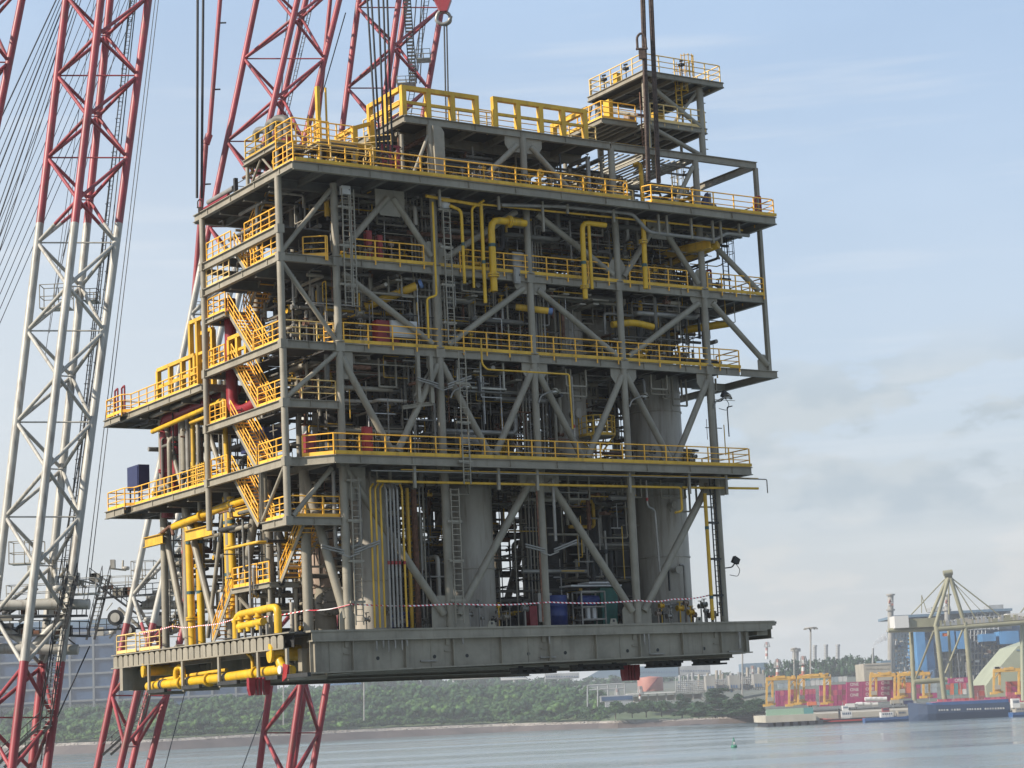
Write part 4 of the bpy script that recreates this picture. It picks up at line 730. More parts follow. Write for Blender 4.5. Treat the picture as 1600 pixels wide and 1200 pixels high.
for z in (.35,1.05,1.9):
    for y in (0,.9): b.bar((0,y,z),(1.6,y,z),.08,.08)
    for x in (0,1.6): b.bar((x,0,z),(x,.9,z),.08,.08)
b.box((.5,.2,.4),(.7,.4,1.0),'white'); b.box((.9,.2,.4),(1.1,.4,1.0),'white'); b.build('frame', sk)
b = MB('blue'); b.tube((.2,.45,1.45),(1.4,.45,1.45),.26,n=16); b.box((.5,.2,1.15),(1.1,.7,1.6)); b.build('pump', sk)
gn = empty('wheeled_bin', mw(20.6,1.9,0), TH, label='dark green upright bin with pale lid behind the slanting brace on the lowest deck', category='bin')
b = MB('green'); b.slab([(0,0,0),(1.0,0,0),(1.15,0,2.2),(-.1,0,2.2)], .9, (0,1,0)); b.build('body', gn); b = MB('white'); b.box((-2.2,-.2,2.24),(1.3,1.0,2.34)); b.box((-1.0,-.25,2.4),(.9,.9,2.5)); b.build('lid', gn)
gd = empty('gas_cylinder_rack', mw(16.0,1.8,0), TH, label='small red cabinet with hoses in front of the big blue tank on the lowest deck', category='hose cabinet')
b = MB('red_pipe'); b.box((-.4,0,0),(.1,.5,1.2)); b.build('cabinet', gd); b = MB('bare_pipe'); b.box((.2,0,.3),(.6,.4,1.9)); b.tube((1.0,.2,.9),(1.0,.2,1.9),.22,n=12); b.build('hose_reel', gd)
# barrier tape along the edge of the lowest deck
def ribbon(name, pts, hgt, label):
    b = MB('tape'); P = [Vector(p) for p in pts]; Q = []
    for a, c2 in zip(P, P[1:]):
        k = 10
        for i in range(k):
            t = i/k; p = a.lerp(c2, t); p.z -= .10*math.sin(math.pi*t); Q.append(p)
    Q.append(P[-1]); n = len(Q)
    vs = Q+[q+Vector((0,0,hgt)) for q in Q]; b.add(vs, [(i,i+1,n+i+1,n+i) for i in range(n-1)])
    o = b.build(name, None, MOD_LOC, label=label, category='barrier tape', group='barrier tape strung along the lowest deck'); o.rotation_euler = (0,0,TH)
    md = o.modifiers.new('thickness', 'SOLIDIFY'); md.thickness = .01; return o
ribbon('barrier_tape', [(3.3,-.35,1.25),(9.4,-.32,1.2),(15.5,-.32,1.22),(21.6,-.32,1.25),(24,-.32,1.3),(26.9,-.3,1.55)], .07, 'red and white striped tape stretched along the long front edge of the lowest deck')
ribbon('barrier_tape', [(3.2,-.35,1.25),(1.7,1.6,1.1),(.5,7.5,1.1),(.5,12.5,1.0),(.4,16,1.2),(.2,22.5,1.1)], .05, 'red and white striped tape along the left side of the lowest deck')
# hoisting ropes
def ordl(lab, i):
    return lab.replace('{o2}', ('left one','right one')[i%2]).replace('{o5}', ('leftmost','second from the left','middle one','second from the right','rightmost')[i%5]).replace('{o4}', ('leftmost','second from the left','second from the right','rightmost')[i%4])
def rope(x0, z0, p1, r, label, m='rope', grp='hoist ropes coming down to the module'):
    b = MB(m); a = Vector(x0); p1 = Vector(p1); b.tube((0,0,0), (a-p1)*1.7, r, n=6); return b.build('hoist_rope', None, p1, label=label, category='rope', group=grp)
def ropes(pairs, u, v, w, Yd, r, m, lab):
    base = mw(u, v, w)
    for i, (x0, dx) in enumerate(pairs):
        Yt = base.y; top = at(x0, -60, Yt)
        rope(top, 0, base+EU*dx, r, ordl(lab, i), m)
ropes([(309,-.16),(318,.12)], -.1, 9.75, 24.9, 0, .075, 'rope', '{o2} of two black hoist ropes at the left corner of the top deck')
ropes([(570,-.45),(577,-.25),(589,0),(597,.25),(603,.5)], 5.9, -1.0, 25.3, 0, .055, 'rope', '{o5} of five dark hoist ropes left of the yellow roof frames')
ropes([(1001,-.45),(1004,-.35),(1013,.3),(1016,.4)], 23.9, -1.0, 25.6, 0, .095, 'rust_rope', '{o4} of four rusty hoist ropes before the roof tower')
for i, (u, v, w, s, lab) in enumerate(((23.6,-1.0,34.2,.25,'dark steel shackle joining the hoist ropes in front of the roof tower'),(5.9,-1.0,25.0,.2,'dark steel shackle at the foot of the ropes left of the yellow roof frames'),(-.1,9.75,24.6,.12,'small dark shackle at the rope foot on the left corner of the top deck'))):
    b = MB('rust_rope'); b.path([(-s,0,-s*2.2),(-s,0,s),(0,0,s*2),(s,0,s),(s,0,-s*2.2)], s*.3, n=10); b.tube((-s*1.4,0,-s*2.0),(s*1.4,0,-s*2.0),s*.28,n=10); b.box((-s*.8,-s*.4,-s*4.5),(s*.8,s*.4,-s*2.4)); b.build('shackle', None, mw(u,v,w), label=lab, category='shackle')
hk = empty('crane_hook', at(692,0,112), 0, label='red crane block with grey hook at the top edge above the yellow roof frames', category='crane hook')
b = MB('boom_red'); b.slab([(-.45,-.3,1.6),(.45,-.3,1.6),(.5,-.3,0),(.2,-.3,-.75),(-.2,-.3,-.75),(-.5,-.3,0)], .6, (0,1,0)); b.tube((-.6,0,.6),(.6,0,.6),.25,n=16); b.build('block', hk)
b = MB('bare_pipe')
b.path([(0,0,-.6),(-.35,0,-.8),(-.45,0,-1.25),(-.1,0,-1.5),(.3,0,-1.35),(.42,0,-1.0)], .11, n=10, bend=1.6); b.path([(0,.1,-.6),(.35,.1,-.85),(.4,.1,-1.3),(.05,.1,-1.5)], .1, n=10, bend=1.6); b.build('hook', hk)
for dx, lab in ((-.12,'thin dark rope hanging from the red hook block, left of its pair'),(.22,'thin dark rope hanging from the red hook block, right of its pair')):
    p = at(697 if dx < 0 else 701, 188, 110); q = at(694 if dx < 0 else 698, 40, 112); b = MB('rope'); b.tube((0,0,0), q-p, .045, n=6); b.build('hoist_rope', None, p, label=lab, category='rope', group='ropes below the hook block')
# ============================================================ crane booms
def boom(name, corners_top, corners_bot, n, label, ch=.30, br=.15, white=(.45,.93), phase=0, flip=0):
    """four-chord lattice; corners: four (x, y, z) at the top and at the bottom, ordered around the section"""
    e = 2/9; n += 2; white = tuple((w_+e)/(1+e) for w_ in white)          # the boom runs on above the picture
    B = [Vector(p) for p in corners_bot]; T = [Vector(p)+(Vector(p)-q)*e for p, q in zip(corners_top, B)]; org = B[0].copy()
    root = empty(name, org, 0, label=label, category='crane boom', group='lattice booms of the floating cranes')
    T = [p-org for p in T]; B = [p-org for p in B]
    P = lambda k, t: T[k%4].lerp(B[k%4], t)
    def seg(b, a, c, ta, tb, r):        # colour changes where the paint bands change
        cuts = sorted({ta, tb}|{w_ for w_ in white if min(ta,tb) < w_ < max(ta,tb)})
        for x, y in zip(cuts, cuts[1:]):
            f = lambda q: a.lerp(c, (q-ta)/(tb-ta)) if tb != ta else a
            m = 'boom_white' if white[0] <= (x+y)/2 <= white[1] else 'boom_red'
            b.tube(f(x), f(y), r, m, n=12, cap=False)
    for k in range(4):
        b = MB(); seg(b, P(k,0), P(k,1), 0, 1, ch); b.build('chord', root)
    for k in range(4):                   # each face: its zigzag is one part
        b = MB()
        for i in range(n):
            t0, t1, t2 = (i+phase)/n, (i+phase+.5)/n, (i+phase+1)/n
            if (k+flip) % 2: t0, t1, t2 = t0+.5/n, t1+.5/n, t2+.5/n
            for ka, ta, kb, tb_ in ((k,t0,k+1,t1),(k+1,t1,k,t2)):
                if max(ta,tb_) <= 1.0 and min(ta,tb_) >= 0: seg(b, P(ka,ta), P(kb,tb_), ta, tb_, br)
        b.build('lacing', root)
    for i in range(n+1):
        t = (i+phase)/n
        for k, tt in ((0, t), (1, t+.5/n)):
            if 0 <= tt <= 1: b = MB('boom_white' if white[0] <= tt <= white[1] else 'boom_red'); b.tube(P(k,tt),P(k+2,tt),br*.45,n=6); b.build('section_tie', root)
    return root, lambda k, t: P(k, (t+e)/(1+e))
def corners(pts, depths): return [at(x, y, d) for (x, y), d in zip(pts, depths)]
# section order: left, front, right, back
bB, PB = boom('crane_boom', corners([(108,-40),(162,-40),(237,-40),(176,-40)], (150,147,150,153)), corners([(-42,1240),(14,1240),(68,1240),(46,1240)], (136,133,136,139)), 9, 'nearest red and white lattice crane boom, standing clear of the module on the left', .30, .135, (.34,.86), phase=.28)
bC, PC = boom('crane_boom', corners([(409,-40),(474,-40),(540,-40),(487,-40)], (190,186,190,195)), corners([(143,1240),(178,1240),(222,1240),(196,1240)], (176,172,176,180)), 9, 'lattice crane boom behind the top left corner of the module, beside the exhaust pipes', .30, .15, (.36,.815), phase=.05)
bD, PD = boom('crane_boom', corners([(566,-40),(629,-40),(699,-40),(640,-40)], (196,192,196,201)), corners([(400,1240),(446,1240),(482,1240),(452,1240)], (180,176,180,185)), 9, 'lattice crane boom behind the yellow roof frames, its red foot showing below the module', .30, .15, (.36,.80), phase=.42, flip=0)
bA, PA = boom('crane_boom', corners([(-70,-40),(-20,-40),(42,-40),(0,-40)], (152,149,152,155)), corners([(-330,1240),(-280,1240),(-215,1240),(-250,1240)], (140,137,140,143)), 9, 'red lattice crane boom cut off by the left edge at the top left', .30, .135, (.34,.86), phase=.1)
# ladders running inside the booms, small platforms and lamps hung in them
def boom_ladder(root, P, o, ka, kb, f, t0, t1, off=(0,0,0), m='dark_metal', wd=.28):
    b = MB(m); f2 = f+.06; a = lambda t, g: P(ka,t).lerp(P(kb,t), g)+Vector(off)
    n = int(90*(t1-t0)); side = Vector((wd,0,0))
    for s in (0,1): b.tube(a(t0,f)+side*s, a(t1,f)+side*s, .045, n=5)
    for i in range(n*2): t = t0+(t1-t0)*i/(n*2); b.bar(a(t,f), a(t,f)+side, .03, .03)
    for i in range(n//2):
        t = t0+(t1-t0)*i/(n//2); p = a(t,f); b.path([p,p+Vector((.0,-.5,0)),p+side+Vector((0,-.5,0)),p+side], .018, n=4)
    return b.build('ladder', root)
boom_ladder(bB, PB, 0, 2, 3, .45, 0, .97); boom_ladder(bB, PB, 0, 2, 3, .2, .38, .9); boom_ladder(bC, PC, 0, 1, 3, .9, 0, .45, (.6,0,0)); boom_ladder(bD, PD, 0, 2, 3, .5, 0, .3, wd=.5)
def cage_platform(root, p, w_, d_, h, m='steel'):
    b = MB(m); x, y, z = p; b.box((x,y,z),(x+w_,y+d_,z+.08),'grating')
    for q in ((0,0),(w_,0),(w_,d_),(0,d_),(w_/2,0),(w_/2,d_)): b.bar((x+q[0],y+q[1],z),(x+q[0],y+q[1],z+h),.06,.06)
    for zz in (h*.5,h):
        for q,r in (((0,0),(w_,0)),((w_,0),(w_,d_)),((w_,d_),(0,d_)),((0,d_),(0,0))): b.bar((x+q[0],y+q[1],z+zz),(x+r[0],y+r[1],z+zz),.05,.05)
    return b.build('service_platform', root)
for (px,py,Y,w_,h,root,org) in ((62,482,147,2.2,1.8,bB,0),(130,470,147,1.0,.9,bB,0),(14,882,142,2.2,1.6,bB,0),(82,902,142,1.4,1.2,bB,0),(300,498,186,1.6,1.6,bC,0),(205,905,180,2.0,1.6,bC,0),(620,130,192,1.8,.7,bD,0),(650,92,192,1.4,1.0,bD,0)):
    p = at(px,py,Y)-root.location; cage_platform(root, p, w_, 1.4, h)
# hinge frames across the boom feet: heavy white beams, sheaves and walkways
def hinge(root, pts, Y, label=None):
    for i,(a,b_,r) in enumerate(pts):
        p, q = at(*a,Y)-root.location, at(*b_,Y)-root.location; b = MB('boom_white'); b.tube(p, q, r, n=16); b.build('cross_beam', root)
hinge(bB, [((-40,946),(140,944),.36),((-40,1013),(122,1015),.36),((52,1010),(106,955),.28),((50,1012),(-10,972),.28)], 139)
hinge(bC, [((222,946),(330,944),.4),((228,944),(282,896),.3),((235,1000),(245,950),.3),((185,950),(240,1000),.16),((300,944),(310,1010),.3)], 182)
for (px,py,r,root,Y) in ((36,988,.30,bB,140),(95,985,.26,bB,140),(180,965,.35,bC,180),(200,985,.3,bC,180),(250,970,.4,bC,180)):
    p = at(px,py,Y)-root.location; b = MB('dark_metal'); b.tube(p, p+Vector((0,.5,0)), r*2, n=20); b.tube(p-Vector((0,.1,0)), p, r*1.2, n=16, m='boom_white'); b.build('sheave', root)
rw = random.Random(3)
for (x0,y0,x1,y1,Y,root) in ((0,965,135,962,139,bB),(0,992,140,994,139,bB),(150,935,250,928,180,bC),(150,985,300,978,181,bC),(140,905,215,960,180,bC)):
    b = MB('dark_metal'); p, q = at(x0,y0,Y)-root.location, at(x1,y1,Y)-root.location; b.bar(p,q,1.0,.12); n = 9
    for h in (.5,1.0): b.tube(p+EW*h,q+EW*h,.035,n=4)
    for i in range(n+1): s = p.lerp(q,i/n); b.tube(s,s+EW,.035,n=4)
    for i in range(4): s = p.lerp(q,rw.random()); z = rw.uniform(.3,.9); b.box(s,s+Vector((rw.uniform(.3,.9),.5,z)),rw.choice(('dark_metal','boom_white','steel','rust')))
    b.build('walkway', root)
for k in range(34):                                       # struts, brackets and cable guides around the boom feet
    root, Y = ((bB,139) if k % 2 else (bC,181)); x0, x1 = ((-5,140) if k % 2 else (150,320)); x, y = rw.uniform(x0,x1), rw.uniform(885,1000)
    p, q = at(x,y,Y+rw.uniform(-1,2))-root.location, at(x+rw.uniform(-26,26),y+rw.uniform(-22,22),Y+rw.uniform(-1,2))-root.location
    b = MB(rw.choice(('boom_white','boom_white','dark_metal','steel'))); b.tube(p,q,rw.uniform(.04,.13),n=8)
    if k % 3 == 0: b.box(p,p+Vector((rw.uniform(.3,1.0),.6,rw.uniform(.3,.9)))); b.lathe(tuple(q),[(.3,0),(.35,.1),(.35,.3),(.1,.35)],n=12)
    b.build('bracket', root)
for (px,py,w_,root,Y) in ((10,940,3.2,bB,139),(95,930,2.4,bB,139),(170,920,3.0,bC,181),(262,925,3.0,bC,181),(215,968,3.4,bC,181)):
    p = at(px,py,Y)-root.location; cage_platform(root, p, w_, 1.4, 1.1, 'boom_white')
# dark gangway stairs hanging inside the boom feet
for (x0,y0,x1,y1,Y,root) in ((86,985,62,1135,136,bB),(62,1135,-10,1200,136,bB),(160,900,135,1000,180,bC),(228,1062,205,1140,176,bC),(205,1140,160,1180,176,bC),(105,900,86,985,138,bB),(630,0,640,130,192,bD)):
    b = MB('dark_metal'); p, q = at(x0,y0,Y)-root.location, at(x1,y1,Y)-root.location; s = Vector((.7,0,0))
    for k in (0,1): b.bar(p+s*k,q+s*k,.06,.2)
    n = int((p-q).length/.35)
    for i in range(n): c_ = p.lerp(q,i/n); b.box(c_,c_+Vector((.7,.5,.05)),'grating')
    for k in (0,1):
        b.tube(p+s*k+EW*.9,q+s*k+EW*.9,.035,n=4)
        for i in range(0,n,3): c_ = p.lerp(q,i/n)+s*k; b.tube(c_,c_+EW*.9,.03,n=4)
    b.build('gangway', root)
# pendant bar with links, by the left hoist ropes
pd = empty('pendant_bar', at(345,0,186), 0, label='single red pendant bar with clips, left of the boom behind the exhaust pipes', category='pendant bar')
b = MB('boom_red'); o_ = pd.location
for a,c_,r in (((347,-40),(327,210),.22),((327,210),(322,225),.35),((322,225),(300,500),.24)): b.tube(at(*a,186)-o_, at(*c_,186)-o_, r, n=10)
b.build('bar', pd); b = MB('dark_metal')
for x,y in ((342,36),(333,140),(318,288)): p = at(x,y,186)-o_; b.tube(p,p+Vector((.7,0,0)),.08,n=6)
b.build('clip', pd)
pd = empty('pendant_bar', at(512,0,200), 0, label='red pendant bar with a clip just right of the boom behind the exhaust pipes', category='pendant bar')
b = MB('boom_red'); o_ = pd.location
for a,c_,r in (((520,-40),(492,240),.22),): b.tube(at(*a,200)-o_, at(*c_,200)-o_, r, n=10)
b.build('bar', pd)
# stay and luffing ropes
def stay(a, c_, Y0, Y1, r, lab, grp):
    p, q = at(*a, Y0), at(*c_, Y1); b = MB('rope'); b.tube((0,0,0), q-p, r, n=5); b.build('stay_rope', None, p, label=lab, category='rope', group=grp)
N9 = ('first','second','third','fourth','fifth','sixth','seventh','eighth','ninth')
G1, G2 = 'stay ropes slanting behind the left boom', 'ropes hanging down beside the left boom'
for i in range(9): stay((-20,230+i*28+rw.uniform(-6,6)), (97+i*4.5,-20), 165, 185, .045 if i % 3 else .07, f'dark stay rope across the upper left sky, {N9[i]} of nine from the top', G1)
for i in range(8): stay((-30,420+i*22), (150+i*11,-20), 170, 190, .035, f'thin stay rope behind the left boom, {N9[i]} of eight from the left', G1)
for i in range(5): stay((70+i*7,560-40*i), (150+i*14,-20), 170, 190, .03, f'short stay rope between the left boom chords, {N9[i]} of five from the left', G1)
for x0,x1,q_ in ((245,128,'left'),(250,134,'right')): stay((x1,960), (x0,-20), 150, 165, .035, f'{q_} one of two thin ropes close along the right side of the left boom', G2)
for a,c_,q_ in (((105,900),(205,-20),'left long'),((118,900),(215,-20),'right long'),((82,960),(195,300),'short')): stay(a, c_, 140, 155, .045, f'{q_} dark rope running down inside the left boom', G2)
for a,c_,q_ in (((438,170),(452,-20),'short upright'),((410,290),(445,60),'left'),((540,20),(497,170),'right')): stay(a, c_, 195, 205, .06, f'{q_} dark rope beside the boom behind the exhaust pipes', 'ropes beside the second boom')
for a,c_,q_ in (((640,130),(652,-20),'left'),((650,130),(660,-20),'middle'),((656,130),(664,-20),'right')): stay(a, c_, 205, 215, .07, f'{q_} one of three ropes inside the boom behind the yellow roof frames', 'ropes beside the third boom')
stay((255,1210), (300,1040), 150, 160, .04, 'thin dark tag rope slanting down under the left end of the module', 'tag ropes under the module'); stay((375,1210), (412,1110), 150, 160, .04, 'thin dark tag rope left of the red boom foot under the module', 'tag ropes under the module')
stay((90,1120), (140,1010), 135, 140, .05, 'dark rope slanting down between the feet of the two left booms', 'tag ropes under the module')
# ============================================================ water, far shore, port
mat('leaf_far', (.040,.085,.026), .8, var=.25, scale=.06, col2=(.020,.042,.020), spec=.15)
mat('leaf_bright', (.068,.128,.034), .8, var=.25, scale=.07, col2=(.035,.065,.024), spec=.15)
mat('leaf_dark', (.028,.062,.026), .8, var=.25, scale=.08, col2=(.014,.034,.018), spec=.15)
mat('bark', (.07,.055,.04), .9)
mat('mud', (.085,.066,.058), .75, var=.2, scale=.05, col2=(.055,.042,.038)); mat('far_earth', (.085,.09,.07), .9, var=.3, scale=.02, col2=(.05,.055,.045)); mat('facade', (.15,.16,.17), .7)
mat('rock', (.25,.22,.19), .9, var=.25, scale=.35, bump=.6, bscale=.6, col2=(.17,.15,.13))
mat('grass', (.075,.105,.045), .9, var=.2, scale=.05)
mat('concrete', (.26,.25,.23), .8, var=.12, scale=.1); mat('quay_beige', (.36,.33,.27), .8, var=.1, scale=.08)
mat('pale_green', (.25,.265,.19), .7, var=.08, scale=.05); mat('green_wall', (.22,.33,.24), .7); mat('glass_blue', (.030,.060,.115), .45, var=.3, scale=.05, col2=(.018,.038,.08), spec=.2)
mat('magenta', (.30,.032,.125), .55, var=.12, scale=.3); mat('pink', (.42,.085,.13), .55, var=.12, scale=.3); mat('box_red', (.32,.06,.05), .6); mat('box_orange', (.50,.13,.06), .6); mat('box_grey', (.28,.32,.34), .6); mat('box_teal', (.08,.22,.22), .6); mat('maroon', (.20,.06,.07), .6)
mat('crane_yellow', (.50,.29,.06), .5, var=.12, scale=.3); mat('khaki', (.205,.195,.125), .6, var=.1, scale=.1); mat('plant_blue', (.06,.19,.38), .5, var=.15, scale=.05); mat('plant_navy', (.05,.10,.19), .5, var=.2, scale=.06); mat('plant_grey', (.27,.275,.275), .6, var=.15, scale=.1); mat('roof_blue', (.10,.16,.22), .5)
mat('salmon', (.34,.14,.11), .6, var=.08, scale=.1); mat('hull_blue', (.03,.08,.20), .5, var=.15, scale=.1); mat('hull_navy', (.02,.04,.085), .6); mat('hull_red', (.40,.04,.04), .5); mat('buoy_green', (.02,.16,.10), .5)
mat('dark_fender', (.02,.022,.03), .8); mat('beige', (.30,.27,.22), .7, var=.1, scale=.1)
# water
m = bpy.data.materials.new('water'); m.use_nodes = True; t = m.node_tree; b = t.nodes['Principled BSDF']
b.inputs['Base Color'].default_value = (.10,.135,.145,1); b.inputs['Roughness'].default_value = .07; b.inputs['IOR'].default_value = 1.42
tcw = t.nodes.new('ShaderNodeTexCoord'); bp_ = None
for sc, st, dist, strg in (((.03,.02,1),(0,0,0),2.0,.2),((.16,.10,1),(3,1,0),.9,.5),((.5,.35,1),(7,2,0),.4,.7),((1.6,1.1,1),(5,2,0),.12,.8)):
    mp = t.nodes.new('ShaderNodeMapping'); mp.inputs['Scale'].default_value = sc; mp.inputs['Location'].default_value = st; t.links.new(tcw.outputs['Object'], mp.inputs[0])
    no = t.nodes.new('ShaderNodeTexNoise'); no.inputs['Scale'].default_value = 1; no.inputs['Detail'].default_value = 3; t.links.new(mp.outputs[0], no.inputs['Vector'])
    bu = t.nodes.new('ShaderNodeBump'); bu.inputs['Strength'].default_value = strg; bu.inputs['Distance'].default_value = dist; t.links.new(no.outputs[0], bu.inputs['Height'])
    if bp_: t.links.new(bp_.outputs[0], bu.inputs['Normal'])
    bp_ = bu
wp_ = t.nodes.new('ShaderNodeMapping'); wp_.inputs['Scale'].default_value = (.0035,.016,1); t.links.new(tcw.outputs['Object'], wp_.inputs[0])
wn = t.nodes.new('ShaderNodeTexNoise'); wn.inputs['Scale'].default_value = 1; wn.inputs['Detail'].default_value = 5; t.links.new(wp_.outputs[0], wn.inputs['Vector'])
wr = t.nodes.new('ShaderNodeMapRange'); wr.inputs['From Min'].default_value = .42; wr.inputs['From Max'].default_value = .62; wr.inputs['To Min'].default_value = .04; wr.inputs['To Max'].default_value = .2
t.links.new(wn.outputs[0], wr.inputs[0]); t.links.new(wr.outputs[0], b.inputs['Roughness'])
t.links.new(bp_.outputs[0], b.inputs['Normal']); MATS['water'] = m
b = MB('water'); b.add([(-4000,-300,0),(4000,-300,0),(4000,4200,0),(-4000,4200,0)], [(0,1,2,3)]); b.build('water', kind='structure')
# shore: waterline pixel height and distance per column, then mud, rocks, rising ground
def lerp_t(tab, x):
    for (x0,*a), (x1,*c_) in zip(tab, tab[1:]):
        if x <= x1: f = (x-x0)/(x1-x0); return [p+(q-p)*f for p, q in zip(a, c_)]
    return list(tab[-1][1:])
#  column, waterline, mud top, rock top, canopy ground line, canopy top
SH = [(-400,1192,1184,1180,1165,1120),(60,1180,1167,1163,1133,1096),(250,1172,1159,1155,1118,1086),(400,1164,1151,1147,1104,1074),(600,1153,1142,1138,1092,1063),(780,1144,1135,1131,1086,1059),(940,1138,1130,1127,1092,1064),(960,1138,1130,1126,1108,1090),(1000,1136,1129,1126,1112,1100),(1195,1128,1120,1118,1106,1085)]
def wdist(px, py): r = ray(px, py); return -CAMZ/r.z*r.y
cols = list(range(-400, 1196, 15))+[1195]
rows = [[] for _ in range(7)]
for px in cols:
    yw, ym, yr, yg, yt = lerp_t(SH, px); D = wdist(px, yw)
    rows[0].append(at(px, yw+.6, D-6)-Vector((0,0,.3))); rows[1].append(at(px, yw, D)); rows[2].append(at(px, ym+rnd.uniform(-.3,.3), D+14)); rows[3].append(at(px, yr+rnd.uniform(-.5,.5), D+20)); rows[4].append(at(px, yr-.3, D+30)); rows[5].append(at(px, yg, D+170)); p = at(px, yg, D+170); rows[6].append(at(px, yg-5, D+500))
def strip(name, i0, i1, m, **k):
    b = MB(m); n = len(cols)
    for i in range(i0, i1): b.add(rows[i]+rows[i+1], [(j,j+1,n+j+1,n+j) for j in range(n-1)])
    return b.build(name, **k)
strip('mud_bank', 0, 2, 'mud', kind='structure'); strip('far_ground', 4, 6, 'grass', kind='structure')
b = MB('rock'); n = len(cols); b.add(rows[2]+rows[3]+rows[4], [(k*n+j,k*n+j+1,(k+1)*n+j+1,(k+1)*n+j) for k in (0,1) for j in range(n-1)])
rk = random.Random(5)
for i in range(2200):
    px = rk.uniform(-60,1190); yw, ym, yr, yg, yt = lerp_t(SH, px); D = wdist(px, yw); f = rk.random(); p = at(px, ym+(yr-ym)*f, D+14+6*f); s = rk.uniform(.3,1.0)
    b.add([p+Vector((rk.uniform(-s,s),rk.uniform(-s,s),rk.uniform(-s,s)*.7)) for _ in range(6)], [(0,1,2),(0,2,3),(0,3,4),(0,4,1),(5,2,1),(5,3,2),(5,4,3),(5,1,4)])
b.build('rock_bank', kind='structure')
b = MB('far_earth'); fx = (-700,-300,0,300,600,800,950,1200,1450,1700,2100,2600)
R0 = [at(x, 1114-.048*(x-800)+(4 if x < 1200 else 14), 1790 if x < 1200 else 1330) for x in fx]; R1 = [at(x, 1114-.048*(x-800)-26, 1900 if x < 1200 else 1750) for x in fx]; R2 = [at(x, 1114-.048*(x-800)-38, 2500) for x in fx]; R3 = [at(x, 1114-.048*(x-800)-44, 4100) for x in fx]
nn = len(fx); b.add(R0+R1+R2+R3, [(k*nn+j,k*nn+j+1,(k+1)*nn+j+1,(k+1)*nn+j) for k in range(3) for j in range(nn-1)]); b.build('far_land', kind='structure')
# trees: crowns of small leaf faces over lumpy hidden cores
def leafy(b, c, rx, rz, n, m, s, lumps=7):
    L = [(Vector((c[0],c[1],c[2])), rx*.62, rz*.7)]
    for i in range(lumps):
        a = rk.uniform(0,6.28); q = rk.uniform(.25,.62); L.append((Vector((c[0]+rx*q*math.cos(a), c[1]+rx*q*math.sin(a), c[2]+rz*rk.uniform(-.25,.5))), rx*rk.uniform(.28,.5), rz*rk.uniform(.28,.5)))
    for (p, r, z) in L:
        vs = []
        for (th, ph) in ((0,1.57),(0,.6),(1.26,.6),(2.5,.6),(3.77,.6),(5.03,.6),(.6,-.4),(1.9,-.4),(3.1,-.4),(4.4,-.4),(5.6,-.4),(0,-1.57)):
            k = rk.uniform(.6,.85); vs.append(p+Vector((r*k*math.cos(th)*math.cos(ph), r*k*math.sin(th)*math.cos(ph), z*k*math.sin(ph))))
        b.add(vs, [(0,1,2),(0,2,3),(0,3,4),(0,4,5),(0,5,1),(1,6,2),(2,6,7),(2,7,3),(3,7,8),(3,8,4),(4,8,9),(4,9,5),(5,9,10),(5,10,1),(1,10,6),(11,7,6),(11,8,7),(11,9,8),(11,10,9),(11,6,10)], m, True)
    per = max(1, n//len(L))
    for (p, r, z) in L:
        for i in range(per):
            a, e = rk.uniform(0,6.283), math.asin(rk.uniform(-.5,1)); k = rk.uniform(.75,1.12)
            q = p+Vector((r*k*math.cos(a)*math.cos(e), r*k*math.sin(a)*math.cos(e), z*k*math.sin(e))); u = Vector((rk.uniform(-1,1),rk.uniform(-1,1),rk.uniform(-.6,.6))).normalized()*s*rk.uniform(.6,1.3); w_ = Vector((rk.uniform(-1,1),rk.uniform(-1,1),rk.uniform(-1,1))).normalized()*s*rk.uniform(.5,1)
            b.add([q-u, q-w_, q+u, q+w_], [(0,1,2,3)], m)
b = MB('leaf_far')
for layer in range(11):
    px = -120.0
    while px < 950:
        yw, ym, yr, yg, yt = lerp_t(SH, px); D = wdist(px, yw); f = layer/10; d = D+30+f*165
        ybase = yr+(yg+4-yr)*f; hpx = rk.choice((rk.uniform(11,20),rk.uniform(16,27),rk.uniform(22,34)))*(1-.15*f) if layer else rk.uniform(9,17)
        if layer >= 8: hpx = max(hpx, yg-yt)*rk.uniform(.75,1.05)
        if px > 900: hpx *= .9
        c0 = at(px, ybase, d); c1 = at(px, ybase-hpx, d); h = c1.z-c0.z; rx = rk.uniform(.5,.95)*h
        rx = min(rx, 11.5); m_ = ('leaf_bright' if (layer < 2 and px < 560 and rk.random() < .7) or rk.random() < .12 else 'leaf_dark' if rk.random() < .22 else 'leaf_far')
        leafy(b, (c0.x, c0.y, c0.z+h*.52), rx, h*.52, 200, m_, .60, 8)
        px += rx/d*FPX*rk.uniform(.65,1.1)
for i in range(46):                                       # taller crowns standing out of the canopy
    px = rk.uniform(-60,940); yw, ym, yr, yg, yt = lerp_t(SH, px); f = rk.uniform(.15,.95); d = wdist(px, yw)+30+f*165; yb = yr+(yg+4-yr)*f
    c0 = at(px, yb, d); c1 = at(px, yb-rk.uniform(26,38)*(1-.35*f), d); h = c1.z-c0.z; leafy(b, (c0.x,c0.y,c0.z+h*.6), h*rk.uniform(.3,.5), h*.42, 320, rk.choice(('leaf_far','leaf_dark','leaf_bright','leaf_dark')), .6, 9)
b.build('mangrove_forest', kind='stuff')
